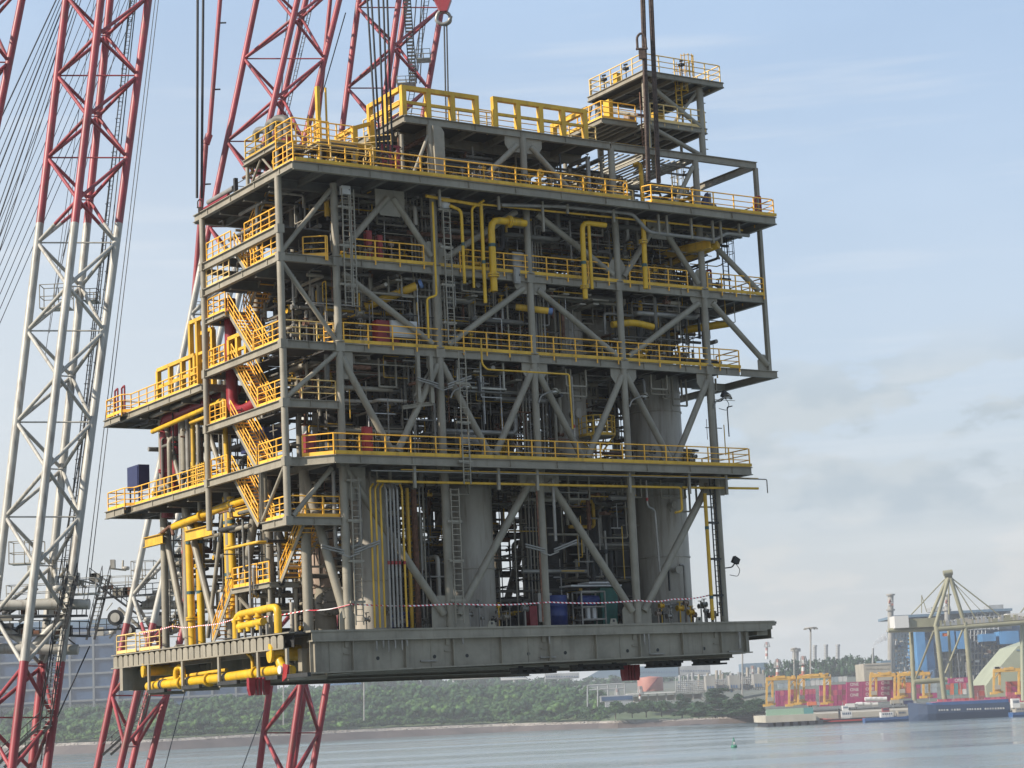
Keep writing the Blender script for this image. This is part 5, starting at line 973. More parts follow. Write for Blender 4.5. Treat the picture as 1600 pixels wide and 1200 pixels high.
def tree(px, ybase, ytop, wpx, Y, m, lab, flat=False, cat='tree', grp=None, trunk=True, nl=700):
    p = at(px, ybase, Y); q = at(px, ytop, Y); h = q.z-p.z; rx = wpx/2/FPX*Y
    k = dict(label=lab, category=cat)
    if grp: k['group'] = grp
    root = empty('tree', p, 0, **k); b = MB('bark'); nl = int(nl*2.2*max(1, wpx/26)); b.tube((0,0,0),(0,0,h*.6),h*.035,n=8,r1=h*.015)
    for i in range(5): a = rk.uniform(0,6.28); b.tube((0,0,h*(.2+.08*i)),(rx*.6*math.cos(a),rx*.6*math.sin(a),h*(.5+.08*i)),h*.014,n=6,r1=h*.006)
    b.build('trunk', root); b = MB(m)
    if flat:
        for i in range(8): a = rk.uniform(0,6.28); z = h*(.16+.1*i); q_ = rx*(.55 if i < 6 else .25); leafy(b, (q_*math.cos(a)*rk.random(),q_*math.sin(a)*rk.random(),z), rx*(.80-.06*i), h*.15, nl//8, m, .5, 5)
    else: leafy(b, (0,0,h*.5), rx, h*.5, nl, m, .55, 12)
    b.build('crown', root); return root
for i,(px,yb,yt,wp,Y,m,fl,lab) in enumerate(((962,1124,1092,38,1430,'leaf_far',False,'rounded green tree at the right end of the mangrove wood'),(988,1122,1096,30,1440,'leaf_far',False,'round tree in front of the white pipe frame on the shore'),(1010,1121,1090,32,1440,'leaf_far',False,'pale green tree just left of the tree under the salmon tank'),(1034,1120,1091,30,1440,'leaf_far',False,'round green tree below the salmon storage tank'),
    (1066,1122,1083,46,1380,'leaf_dark',True,'dark layered tree left of the tallest shore tree'),(1118,1122,1074,88,1330,'leaf_dark',True,'tallest dark flat-layered tree on the shore below the module end'),(1092,1123,1096,44,1335,'leaf_dark',True,'low dark bush at the foot of the tallest shore tree'),(1152,1122,1083,56,1320,'leaf_dark',True,'dark layered tree between the tallest shore tree and the quay'),(1178,1122,1090,48,1310,'leaf_dark',False,'dark bushy tree next to the left end of the quay'))):
    tree(px,yb,yt,wp,Y,m,lab,fl)
# dark tree belt behind the port and hazy woods farther off
def belt(name, pts, Y, m, hs, step, narrow):
    b = MB(m)
    for (x0,y0,t0),(x1,y1,t1) in zip(pts, pts[1:]):
        px = x0
        while px < x1:
            f = (px-x0)/(x1-x0); yb, yt = y0+(y1-y0)*f, t0+(t1-t0)*f; yy = Y+rk.uniform(0,60); c0 = at(px,yb,yy); c1 = at(px,yt+rk.uniform(-1,5),yy); h = c1.z-c0.z
            if narrow: leafy(b, (c0.x,c0.y,c0.z+h*.35), h*.28, h*.4, 60, m, hs, 4); leafy(b, (c0.x,c0.y,c0.z+h*.72), h*.13, h*.30, 40, m, hs, 3)
            else: leafy(b, (c0.x,c0.y,c0.z+h*.5), h*.7, h*.5, 60, m, hs, 5)
            px += step*rk.uniform(.7,1.3)
    return b.build(name, kind='stuff')
belt('tree_belt', [(1200,1072,1028),(1290,1068,1026),(1330,1064,1020),(1372,1062,1022),(1395,1060,1030)], 2000, 'leaf_dark', 1.2, 5, True)
belt('shrub_row', [(945,1118,1094),(1010,1114,1092),(1100,1112,1094),(1196,1110,1090)], 1470, 'leaf_dark', .7, 7, False); belt('hazy_wood', [(-60,1130,1094),(560,1098,1060)], 2450, 'leaf_dark', 1.6, 10, False); belt('hazy_wood', [(560,1092,1052),(600,1090,1040),(640,1088,1046),(700,1086,1058),(760,1084,1050),(900,1080,1056),(1060,1076,1050),(1200,1070,1046)], 2450, 'leaf_dark', 1.8, 9, False)
# ---------------------------------------------------------- small builders for the port
def blk(b, px0, py0, px1, py1, Y, dep, m=None):            # box whose near face spans the given outline at distance Y
    p = at(px0, (py0+py1)/2, Y); q = at(px1, (py0+py1)/2, Y); cx = (px0+px1)/2; z0 = at(cx, max(py0,py1), Y).z; z1 = at(cx, min(py0,py1), Y).z
    b.box((p.x, Y, z0), (q.x, Y+dep, z1), m)
def thing(name, b, label, cat, **k): return b.build(name, label=label, category=cat, **k)
def loc_build(b, name, parent=None, **k):                  # re-centre a world-space mesh at its base
    xs = [v[0] for v in b.v]; ys = [v[1] for v in b.v]; zs = [v[2] for v in b.v]; o = Vector(((min(xs)+max(xs))/2, (min(ys)+max(ys))/2, min(zs)))
    if parent: o = parent.location
    b.v = [(v[0]-o.x, v[1]-o.y, v[2]-o.z) for v in b.v]; r = b.build(name, parent, None if parent else o, **k); return r
def line(b, a, c_, Y, r, m=None, Y2=None, n=6): b.tube(at(*a,Y), at(*c_,Y2 or Y), r, m, n)
# office block / glazed building at the left
OB = empty('glazed_building', at(80,1100,1750), 0, label='long multi-storey building with blue glazing and white frames on the far left shore', category='building')
YB = 1750; b = MB('glass_blue'); blk(b,-160,985,178,1105,YB+1.5,60); blk(b,178,1050,420,1106,YB+1.5,60); loc_build(b,'glazing',OB)
for y in (992,1012,1034,1056,1078,1098):
    b = MB('facade'); p, q = at(-160,y+6,YB), at(178,y-9,YB); zz = at(60,y,YB).z; b.box((p.x,YB,zz-.8),(q.x,YB+1.4,zz+.8)); loc_build(b,'floor_band',OB)
for y in (1052,1074,1094):
    b = MB('facade'); p, q = at(178,y+4,YB), at(420,y-8,YB); zz = at(300,y-6,YB).z; b.box((p.x,YB,zz-.8),(q.x,YB+1.4,zz+.8)); loc_build(b,'floor_band',OB)
for i in range(16):
    x = -150+i*37; b = MB('facade'); p = at(x,1060,YB); zt = at(x,990 if x < 178 else 1046,YB).z; b.box((p.x-.9,YB-.2,at(x,1136,YB).z),(p.x+.9,YB+1.3,zt)); loc_build(b,'facade_column',OB)
b = MB('roof_blue'); blk(b,-160,974,178,986,YB+10,40); loc_build(b,'roof',OB)
# quay
YQ = 1135
b = MB('quay_beige'); b.box((at(1196,1118,YQ).x,YQ,2.2),(at(1275,1118,YQ).x,YQ+60,6.0)); b.box((at(1275,1118,YQ).x,YQ+14,2.6),(1400,YQ+300,5.6))
b.box((at(1272,1118,YQ).x,YQ-.2,0),(1400,YQ+13,1.0),'dark_fender')
for i in range(7): x = at(1199+i*13,1120,YQ).x; b.box((x,YQ-1.0,-1),(x+2.9,YQ+50,2.2),'dark_fender')
b.build('quay', kind='structure')
b = MB('green_wall'); b.box((at(1199,1108,YQ).x,YQ+6,6.004),(at(1258,1108,YQ).x,YQ+8,9.4)); b.box((at(1258.2,1108,YQ).x,YQ+6,6.004),(at(1273,1108,YQ).x,YQ+8,9.4),'box_teal'); loc_build(b,'quay_wall',label='long pale green wall with a darker end on the left part of the quay',category='wall')
# containers with lettering
def text_mesh(s, size):
    cu = bpy.data.curves.new('t','FONT'); cu.body = s; cu.size = size; cu.extrude = .03; cu.align_x = 'CENTER'; cu.align_y = 'CENTER'; cu.offset = size*.012
    o = bpy.data.objects.new('t', cu); COL.objects.link(o); dg = bpy.context.evaluated_depsgraph_get(); me = bpy.data.meshes.new_from_object(o.evaluated_get(dg)); bpy.data.objects.remove(o); me.materials.clear(); me.materials.append(MATS['white']); return me
TXT = text_mesh('ONE', 2.6)
def container(px, py, Y, Lm, Hm, m, lab, grp, txt=False, Dm=2.6):
    """px, py: lower left corner of the side seen"""
    p = at(px, py, Y); b = MB(m); root = None
    b.box((0,0,0),(Lm,Dm,Hm)); n = int(Lm/.9)
    for i in range(n): x = .3+i*(Lm-.6)/n; b.box((x,-.08,.25),(x+.4,0,Hm-.25))
    for x in (0,Lm-.2): b.box((x,-.12,0),(x+.2,0,Hm))
    b.box((0,-.12,0),(Lm,0,.2)); b.box((0,-.12,Hm-.2),(Lm,0,Hm))
    o = b.build('container', None, p, label=lab, category='container', group=grp)
    if txt:
        c_ = bpy.data.objects.new('lettering', TXT); COL.objects.link(c_); c_.parent = o; c_.location = (Lm*.5,-.15,Hm*.5); c_.rotation_euler = (math.pi/2,0,0)
    return o
YC = 1290; hp = 8.3; Hc = hp/FPX*YC; sl = -.048
NCOL = ('leftmost','second','third','fourth','fifth','sixth','seventh','eighth','ninth')
ROWN = ('bottom','second','third','top')
def stack(x0, x1, ybase, tiers, Y, mats, wpx, where, grp, txt=(), hpx=8.3):
    n = int(round((x1-x0)/wpx))
    for t_ in range(tiers):
        for i in range(n):
            px = x0+i*wpx; py = ybase+(px-x0)*sl-t_*hpx; m = mats[(i*3+t_*5+rk.randrange(2)) % len(mats)]
            nm = {'magenta':'magenta','pink':'pink','box_red':'dark red','box_orange':'orange','box_grey':'grey','box_teal':'teal','maroon':'maroon','white':'white'}[m]
            tx = (t_ in txt) and m == 'magenta' and wpx > 15
            r_ = ROWN[t_ if t_ < tiers-1 else 3] if tiers > 1 else 'single'
            lab = f"{nm} container{' with white letters' if tx else ''}, {r_} tier, {NCOL[i]} column, {where}"
            container(px+.2, py, Y, (wpx-.6)/FPX*Y, (hpx-.4)/FPX*Y, m, lab, grp, tx)
stack(1281,1323,1104,4,YC,['magenta','maroon','magenta','pink'],7,'right of the two left gantries','containers stacked behind the quay')
stack(1323,1396,1099,4,YC-6,['magenta'],24.3,'behind the white tanks','containers stacked behind the quay',txt=(1,2,3))
stack(1212,1232,1104,3,YC+20,['magenta','pink'],6.6,'under the leftmost gantry','containers stacked behind the quay'); stack(1236,1246,1102,3,YC+25,['magenta','box_red'],5,'between the two left gantries','containers stacked behind the quay'); stack(1251,1276,1102,3,YC+24,['magenta','pink','magenta'],6,'under the second gantry','containers stacked behind the quay')
stack(1252,1296,1072,2,YC+90,['box_grey','white','box_teal'],7.3,'far behind the second gantry','grey and white boxes at the back'); stack(1216,1232,1076,1,YC+90,['box_grey'],8,'far behind the leftmost gantry','grey and white boxes at the back')
stack(1296,1325,1066,1,YC+120,['box_grey','white'],7,'beyond the magenta row','grey and white boxes at the back'); stack(1400,1425,1092,3,YC+30,['magenta','maroon','box_orange'],8,'under the middle yellow gantries','containers stacked behind the quay'); stack(1430,1465,1092,3,YC+40,['maroon','magenta','box_grey'],8.7,'left of the khaki crane','containers stacked behind the quay')
stack(1478,1512,1086,3,YC+40,['box_red','box_teal','pink','white','box_orange'],6.5,'under the khaki crane','containers stacked behind the quay'); stack(1521,1540,1096,3,YC+10,['maroon','box_red'],9,'right of the khaki crane','containers stacked behind the quay'); stack(1573,1605,1098,4,YC-20,['pink','box_red','magenta'],8,'at the right edge','containers stacked behind the quay'); stack(1540,1572,1098,1,YC-30,['magenta','pink'],8,'behind the ship stern','containers stacked behind the quay')
stack(1466,1522,1101,1,1085,['pink','pink','magenta','box_red'],7,'on the deck of the blue ship','containers on the ship')
container(1482,1068,YC-60,32/FPX*YC,3.2,'magenta','single magenta container with white letters hanging in the khaki crane','container in the crane',True)
# white tank containers
for i in range(7):
    px, py = ((1338+i*12,1104) if i < 3 else (1352+(i-3)*8,1096)); b = MB('white'); p = at(px,py,1180); b.tube((0,0,1.3),(3.6,0,1.3),1.2,n=14); b.tube((-.25,0,1.3),(0,0,1.3),.8,n=14,r1=1.2); b.bar((0,-1.2,0),(3.6,-1.2,0),.15,.2,'plant_grey')
    b.bar((0,-1.2,.1),(0,-1.2,2.5),.1,.1,'plant_grey'); b.bar((3.6,-1.2,.1),(3.6,-1.2,2.5),.1,.1,'plant_grey')
    b.build('tank_container', None, p, label=(f'{("left","middle","right")[i]} white tank container in the lower row behind the red tug' if i < 3 else f'{("leftmost","second","third","rightmost")[i-3]} white tank container in the upper row of four on the quay'), category='tank container', group='white tank containers on the quay')
# yellow rubber-tyred gantries
def gantry(x0, x1, yt, yb, Y, lab, dx=9):
    root = empty('gantry_crane', at((x0+x1)/2, yb, Y), 0, label=lab, category='gantry crane', group='yellow container yard gantries'); W = .95
    for k, (ox, dy) in enumerate(((0,0),(dx,26))):
        for x in (x0+ox, x1+ox):
            b = MB('crane_yellow'); p = at(x, yb-(k*2), Y+dy); q = at(x, yt, Y+dy); b.bar(p,q,W*1.3,W*1.3); b.box((p.x-2.2,p.y-1,p.z),(p.x+2.2,p.y+1,p.z+1.4)); loc_build(b,'leg',root)
        b = MB('crane_yellow'); p, q = at(x0-1+ox,yt,Y+dy), at(x1+1+ox,yt-(x1-x0+2)*.048,Y+dy); b.bar(p,q,1.4,2.0); loc_build(b,'top_girder',root)
    for x in (x0,x1):
        b = MB('crane_yellow'); z = at(x,yb-6,Y).z; b.bar(at(x,yb-6,Y), at(x+dx,yb-7,Y+26), .9, 1.2); b.bar(at(x,yt+2,Y), at(x+dx,yt+1,Y+26), .8, 1.0); b.bar(at(x,yt+14,Y), at(x+dx,yt+2,Y+26), .5, .5); loc_build(b,'sill_beam',root)
    b = MB('crane_yellow'); xm = x0+(x1-x0)*.6; p = at(xm,yt-1,Y); b.box((p.x-3,Y-1,p.z),(p.x+3,Y+26,p.z+1.6))
    for i in range(9): x = rk.uniform(x0+1,x1+dx-2); q = at(x,yt-1,Y+2); b.box((q.x-.8,Y,q.z),(q.x+.8,Y+3,q.z+rk.uniform(1,2.2)),rk.choice(('crane_yellow','box_orange','plant_grey')))
    loc_build(b,'trolley',root); b = MB('box_grey'); p = at(x0+1,yb-8,Y); b.box((p.x,Y-1.5,p.z),(p.x+3.4,Y-.6,p.z+2.4),'beige'); loc_build(b,'electric_house',root)
gantry(1198,1233,1061,1104,1240,'leftmost yellow container gantry, closest to the shore trees'); gantry(1247,1288,1058,1101,1245,'second yellow container gantry from the left, beside the tall light mast')
gantry(1360,1398,1056,1094,1255,'yellow container gantry right behind the lettered magenta stack'); gantry(1404,1443,1054,1091,1250,'yellow container gantry behind the left leg of the khaki crane'); gantry(1553,1592,1048,1085,1260,'rightmost yellow container gantry, in front of the pale green hopper')
# khaki ship-to-shore crane
YS = 1150; root = empty('quay_crane', at(1470,1090,YS), 0, label='tall khaki quay crane with a pointed A-frame and a white machinery house', category='quay crane')
def kp(name, *segs, m='khaki'):
    for s_ in segs: b = MB(m); a, c_, r = s_[:3]; dy = s_[3] if len(s_) > 3 else 0; b.tube(at(*a,YS+dy), at(*c_,YS+(s_[4] if len(s_) > 4 else dy)), r, n=8); loc_build(b,name,root)
kp('leg', ((1423,978),(1429,1096),1.3,30),((1463,978),(1476,1094),1.5),((1508,972),(1519,1092),1.4,0),((1482,985),(1487,1060),.8,30))
kp('main_beam', ((1388,985),(1463,983),1.3,15),((1463,983),(1606,972),1.5,0))
kp('frame_strut', ((1480,903),(1447,980),1.0,15,15),((1482,903),(1461,980),1.1),((1485,903),(1507,974),1.2),((1482,905),(1483,960),.5,15))
kp('stay', ((1476,905),(1424,960),.35,15),((1440,930),(1440,958),.25,15),((1440,930),(1448,956),.25,15),((1488,904),(1578,974),.4),((1488,906),(1528,972),.35),((1486,906),(1546,968),.2))
kp('diagonal_brace', ((1459,986),(1430,1062),.6,0,30),((1504,984),(1477,1052),.6,15))
kp('portal_beam', ((1428,1066),(1480,1062),1.5,10)); kp('apex_sheaves', ((1474,896),(1488,894),1.6),((1476,900),(1487,899),1.5,2)); b = MB('khaki'); blk(b,1420,966,1463,980,YS+10,14); loc_build(b,'trolley_girder',root)
b = MB('white'); blk(b,1398,962,1420,981,YS+8,16); loc_build(b,'machinery_house',root)
b = MB('plant_grey')
for i in range(46): x = 1470+i*2.9; p = at(x,978-(x-1470)*.08,YS); b.box((p.x-.5,YS-1,p.z-.2),(p.x+.6,YS+2,p.z+rk.uniform(.8,3.5)),rk.choice(('khaki','plant_grey','beige')))
loc_build(b,'boom_walkway',root)
b = MB('box_orange'); blk(b,1474,989,1480,994,YS,3); loc_build(b,'operator_cab',root)
root = empty('quay_crane', at(1598,1095,YS), 0, label='quay crane at the right edge, showing only its white machinery house and one leg', category='quay crane')
b = MB('white'); blk(b,1574,958,1606,972,YS+4,16); loc_build(b,'machinery_house',root); b = MB('pale_green'); line(b,(1597,972),(1599,1095),YS+5,1.3); loc_build(b,'leg',root); b = MB('khaki'); line(b,(1591,962),(1615,930),YS+5,.4); line(b,(1570,974),(1640,970),YS+5,1.2); loc_build(b,'main_beam',root)
# pale green hopper
b = MB('pale_green'); Yh = 1330; P0 = [at(1540,1072,Yh),at(1560,1045,Yh),at(1590,1010,Yh),at(1660,985,Yh),at(1660,1096,Yh),at(1545,1100,Yh)]; b.slab([tuple(p) for p in P0], 50, (0,1,0)); b.slab([(p.x+2,Yh-.4,p.z) for p in (at(1584,1015,Yh),at(1660,1015,Yh),at(1660,1017,Yh),at(1583,1017,Yh))], .4, (0,1,0), 'roof_blue'); loc_build(b,'storage_hopper',label='large pale green building with a sloping side at the right edge',category='storage building')
# power plant
YP = 1650; pl = empty('power_plant', at(1490,1060,YP), 0, label='blue and grey power plant with two chimneys behind the khaki crane', category='power plant')
def pb(name, m, *r):
    for q in r: b = MB(m); blk(b,*q[:4],YP+q[4],q[5]); loc_build(b,name,pl)
pb('blue_wall','plant_blue',(1433,986,1447,1050,-24,40),(1447,1000,1460,1046,-20,40),(1470,985,1492,1018,-22,40),(1496,986,1508,1014,-24,40),(1562,986,1592,1006,-24,40),(1535,990,1556,1002,-24,20)); pb('navy_wall','plant_navy',(1466,1020,1530,1062,8,40),(1528,985,1566,1058,6,50),(1566,1008,1600,1060,8,50))
pb('grey_wall','plant_grey',(1470,956,1580,985,12,50),(1420,968,1470,986,14,40)); pb('back_wall','plant_navy',(1434,978,1600,1062,60,20)); pb('back_wall','roof_blue',(1395,984,1434,1060,60,20)); pb('roof','roof_blue',(1395,960,1470,964,-8,70),(1465,953,1582,957,-8,70)); pb('roof_unit','plant_grey',(1455,948,1486,955,10,20),(1545,945,1568,953,10,20)); pb('beige_wall','pale_green',(1494,1022,1507,1055,-3,8))
for x0,x1,y0,y1,nx,ny in ((1393,1432,984,1060,8,13),(1470,1540,985,1060,12,8),(1540,1600,1006,1060,9,6),(1500,1560,958,984,9,4)):
    b = MB('plant_grey')
    for i in range(nx+1): x = x0+(x1-x0)*i/nx; line(b,(x,y0),(x,y1),YP-6,.55,n=4)
    for j in range(ny+1): y = y0+(y1-y0)*j/ny; line(b,(x0,y+1),(x1,y-(x1-x0)*.048+1),YP-6,.45,n=4)
    for i in range(nx*ny//4): i0, j0 = rk.randrange(nx), rk.randrange(ny); dx, dy = (x1-x0)/nx, (y1-y0)/ny; line(b,(x0+dx*i0,y0+dy*j0),(x0+dx*(i0+1),y0+dy*(j0+1)),YP-6,.35,n=4); 
    for i in range(nx*ny//2): i0, j0 = rk.randrange(nx), rk.randrange(ny); dx, dy = (x1-x0)/nx, (y1-y0)/ny; blk(b,x0+dx*i0,y0+dy*(j0+.4),x0+dx*(i0+.8),y0+dy*(j0+1),YP-3,2,rk.choice(('plant_grey','plant_navy','steel','beige')))
    loc_build(b,'steel_lattice',pl)
for px, r in ((1391.5,4.6),(1480,4.2)):
    b = MB('concrete'); p = at(px,1060,YP-10); q = at(px,928,YP-10); b.tube(p,q,r/FPX*YP,n=18); 
    for z in (.98,.8,.55): s = p.lerp(q,z); b.tube(s,s+EW*1.2,r/FPX*YP+1.2,n=18)
    for i in range(6): s = p.lerp(q,.86+.02*(i%3)); a = i; b.box((s.x+math.cos(a)*1.2-1,s.y-r/FPX*YP-.3,s.z),(s.x+math.cos(a)*1.2+.6,s.y,s.z+2),'white' if i % 2 else 'salmon')
    loc_build(b,'chimney',pl)
b = MB('beige'); blk(b,1350,1036,1393,1068,1560,40); blk(b,1351,1038,1392,1039,1559.6,.4,'concrete'); 
for i in range(7): blk(b,1353+i*5.5,1044,1356+i*5.5,1046,1559.7,.3,'steel')
loc_build(b,'warehouse',label='plain beige block building beside the left chimney of the power plant',category='building')
b = MB('roof_blue'); blk(b,1376,1032,1392,1036,1570,20); loc_build(b,'roof_unit',label='small dark roof box on top of the beige block building',category='roof unit')
# extra plant framing: pipe bridges, platforms and tanks along the foot of the plant
b = MB('plant_grey')
for i in range(150):
    x, y = rk.uniform(1396,1598), rk.uniform(990,1060); q = rk.random()
    if q < .35: blk(b,x,y,x+rk.uniform(2,9),y+rk.uniform(.8,1.6),YP-rk.uniform(8,20),3,rk.choice(('plant_grey','concrete','white')))
    elif q < .6: blk(b,x,y,x+rk.uniform(.6,1.4),min(1064,y+rk.uniform(6,26)),YP-rk.uniform(8,20),2,rk.choice(('plant_grey','concrete','steel')))
    elif q < .8: line(b,(x,y),(x+rk.uniform(-8,8),y+rk.uniform(6,12)),YP-12,.5,n=4)
    else: blk(b,x,y,x+rk.uniform(3,7),y+rk.uniform(2,5),YP-rk.uniform(8,16),3,rk.choice(('beige','plant_blue','steel','white','plant_navy','rust')))
loc_build(b,'plant_pipework',pl,kind='stuff')
tr = [('small white lorry on the quay left of the tank containers',1322,1108,'white'),('orange lorry on the quay under the second gantry',1262,1105,'box_orange'),('small pale van on the quay under the middle gantries',1392,1102,'beige'),('dark lorry on the quay near the left leg of the khaki crane',1413,1103,'dark_blue')]
for lab,x,y,m in tr:
    q = at(x,y,1175); root = empty('lorry', q, 0, label=lab, category='lorry'); b = MB(m); b.box((0,0,.9),(5.2,2.3,3.0)); b.build('body', root); b = MB('plant_grey'); b.box((5.4,.1,.7),(7.0,2.2,2.7)); b.box((0,.2,.5),(7,2.1,.9)); b.build('cab', root)
    for xx in (1.0,2.2,6.0): b = MB('dark_metal'); b.tube((xx,-.05,.45),(xx,.3,.45),.45,n=12); b.build('wheel', root)
# smoke
m = bpy.data.materials.new('smoke'); m.use_nodes = True; t = m.node_tree; t.nodes.remove(t.nodes['Principled BSDF']); pv = t.nodes.new('ShaderNodeVolumePrincipled'); pv.inputs['Density'].default_value = .25; pv.inputs['Color'].default_value = (.95,.95,.95,1); t.links.new(pv.outputs[0], t.nodes['Material Output'].inputs['Volume']); MATS['smoke'] = m
b = MB('smoke')
for x,y,r in ((1365,1011,2.2),(1367,1006,3.2),(1371,1002,4.2),(1376,999,5.2),(1382,996,6),(1389,993,6.5)):
    p = at(x,y,1750); R = r/FPX*1750
    vs = []; fs = []
    for i in range(1,6):
        for j in range(10): th = math.pi*i/6; a = 2*math.pi*j/10; k = R*rk.uniform(.8,1.15); vs.append(p+Vector((k*math.sin(th)*math.cos(a),k*math.sin(th)*math.sin(a),k*math.cos(th))))
    vs += [p+Vector((0,0,R)),p-Vector((0,0,R))]
    for i in range(4): fs += [(i*10+j,i*10+(j+1)%10,(i+1)*10+(j+1)%10,(i+1)*10+j) for j in range(10)]
    fs += [(50,(j+1)%10,j) for j in range(10)]+[(51,40+j,40+(j+1)%10) for j in range(10)]; b.add(vs,fs,None,True)
b.build('smoke', kind='stuff')
b = MB('plant_grey'); line(b,(1364,1050),(1364,1013),1750,.9); loc_build(b,'chimney',label='thin chimney giving off a small white plume left of the power plant',category='chimney')
for px,y0,lab in ((1273,1008,'left one of the three grey chimneys above the dark tree belt'),(1290.5,1007,'middle one of the three grey chimneys above the dark tree belt'),(1309,1007,'right one of the three grey chimneys above the dark tree belt')):
    b = MB('plant_grey'); line(b,(px,1062),(px,y0),2200,2.0,n=12); line(b,(px,y0+3),(px,y0),2200,2.6,n=12)
    for k in range(5): line(b,(px,y0+5+k*4),(px,y0+6+k*4),2200,2.4,n=12)
    loc_build(b,'chimney',label=lab,category='chimney')
b = MB('concrete'); line(b,(1243,1062),(1243,1016),2200,3.4,n=10); line(b,(1243,1018),(1243,1013),2200,5.5,n=10); loc_build(b,'water_tower',label='short wide-topped grey tower above the tree belt, left of the tall light mast',category='tower')
# red and white lattice stacks
def striped(px, yb, yt, wpx, Y, lab):
    root = empty('striped_stack', at(px,yb,Y), 0, label=lab, category='striped stack'); n = 6
    b = MB('white'); r = wpx/2/FPX*Y
    for i in range(n):
        y0, y1 = yb+(yt-yb)*i/n, yb+(yt-yb)*(i+1)/n; line(b,(px,y0),(px,y1),Y,r*(1-.3*i/n),'salmon' if i % 2 else 'white',n=12)
    loc_build(b,'shaft',root); b = MB('plant_grey'); p = at(px,yt,Y)
    for i in range(12): a = i*.52; b.tube(p+Vector((math.cos(a)*r*2.2,math.sin(a)*r*2.2,-6)), p+Vector((math.cos(a)*r*1.2,math.sin(a)*r*1.2,0)), .2, n=4)
    b.lathe(tuple(p-EW*6), [(r*2.2,0),(r*2.3,.4),(r*1.8,.4)], n=14); loc_build(b,'crown_cage',root)
striped(1255,1060,1025,6,1450,'red and white banded stack between the two left yellow gantries'); striped(1215,1060,1030,6,1480,'red and white banded stack above the leftmost yellow gantry'); striped(1198,1030,1003,4.5,2400,'distant red and white banded chimney right of the module end'); striped(1000,1104,1072,4.5,1500,'thin red and white banded mast beside the white pipe frame')
striped(964,1108,1076,4,1500,'small red and white banded mast at the left end of the white pipe frame'); striped(1176,1070,1040,5,1600,'red and white banded stack among the grey refinery blocks')
# light masts
for px,yb,yt,Y,hd,lab in ((1266.5,1062,981,1300,4,'tall light mast with a wide round head behind the second yellow gantry'),(1241,1064,1013,1500,2,'shorter thin light mast left of the tall one with a round head'),(1160,1108,1018,1330,1,'tall white pole rising from the dark shore trees under the module end'),(569,1126,1050,1500,.8,'thin white pole in the mangroves under the middle of the module'),(443,1133,1060,1480,.8,'thin white pole in the mangroves seen through the red boom foot')):
    b = MB('concrete'); line(b,(px,yb),(px,yt),Y,.55,n=8); p = at(px,yt,Y)
    if hd > 1: b.lathe(tuple(p-EW*.6),[(.6,0),(hd,.4),(hd,.9),(.6,1.1)],n=14); [b.box((p.x+math.cos(a)*hd-.5,p.y+math.sin(a)*hd-.5,p.z-1.1),(p.x+math.cos(a)*hd+.5,p.y+math.sin(a)*hd+.5,p.z-.3)) for a in (0,.8,1.6,2.4,3.1,3.9,4.7,5.5)]
    else: b.bar(p-Vector((.8,0,0)),p+Vector((.8,0,0)),.2,.3)
    loc_build(b,'light_mast',label=lab,category='light mast')
# storage tank and refinery
tk = empty('storage_tank', at(1018,1080,1620), 0, label='salmon red round storage tank with a diagonal stair on the far shore', category='storage tank'); Yt = 1620
p = at(1018,1080,Yt); q = at(1018,1059,Yt); r = 20/FPX*Yt; b = MB('salmon'); b.lathe((p.x,p.y+r,p.z),[(r,0),(r,q.z-p.z),(r*.98,q.z-p.z+.4),(.5,q.z-p.z+1.4)],n=40); loc_build(b,'shell',tk)
b = MB('maroon')
for k in range(14): a = math.pi*1.5-.4+k*.07; a2 = a+.07; b.bar((p.x+math.cos(a)*(r+.4),p.y+r+math.sin(a)*(r+.4),p.z+(q.z-p.z)*k/14),(p.x+math.cos(a2)*(r+.4),p.y+r+math.sin(a2)*(r+.4),p.z+(q.z-p.z)*(k+1)/14),.6,.8)
loc_build(b,'stair',tk)
b = MB('white'); blk(b,980,1081,1100,1083,1560,40); 
for i in range(9): blk(b,984+i*14,1083,986+i*14,1094,1562,2,'concrete')
blk(b,990,1086,1098,1094,1590,8,'beige'); loc_build(b,'flat_canopy',label='long low building with a thin white flat roof below the salmon tank',category='shed')
pr = empty('pipe_frame', at(948,1110,1500), 0, label='white pipe frame and low glazed hall at the right edge of the mangrove wood', category='pipe rack')
b = MB('plant_grey')
for a,c_ in (((918,1104),(918,1072)),((918,1071),(976,1068)),((976,1068),(976,1088)),((920,1078),(974,1075)),((934,1104),(934,1072)),((950,1100),(950,1070)),((964,1098),(964,1070))): line(b,a,c_,1500,.55)
loc_build(b,'frame',pr); b = MB('plant_grey'); blk(b,938,1086,990,1096,1490,14); blk(b,940,1088,988,1094,1489.5,.4,'glass_blue'); loc_build(b,'hall',pr); b = MB('plant_grey'); blk(b,946,1096,986,1104,1480,16); loc_build(b,'shed',pr)
refs = [('grey pipework and columns of the refinery behind the shore trees, left group',1056,1108,1058,1082),('grey pipework and columns of the refinery, middle group',1108,1150,1056,1080),('grey pipework and columns of the refinery, right group beside the gantry',1150,1196,1052,1078)]
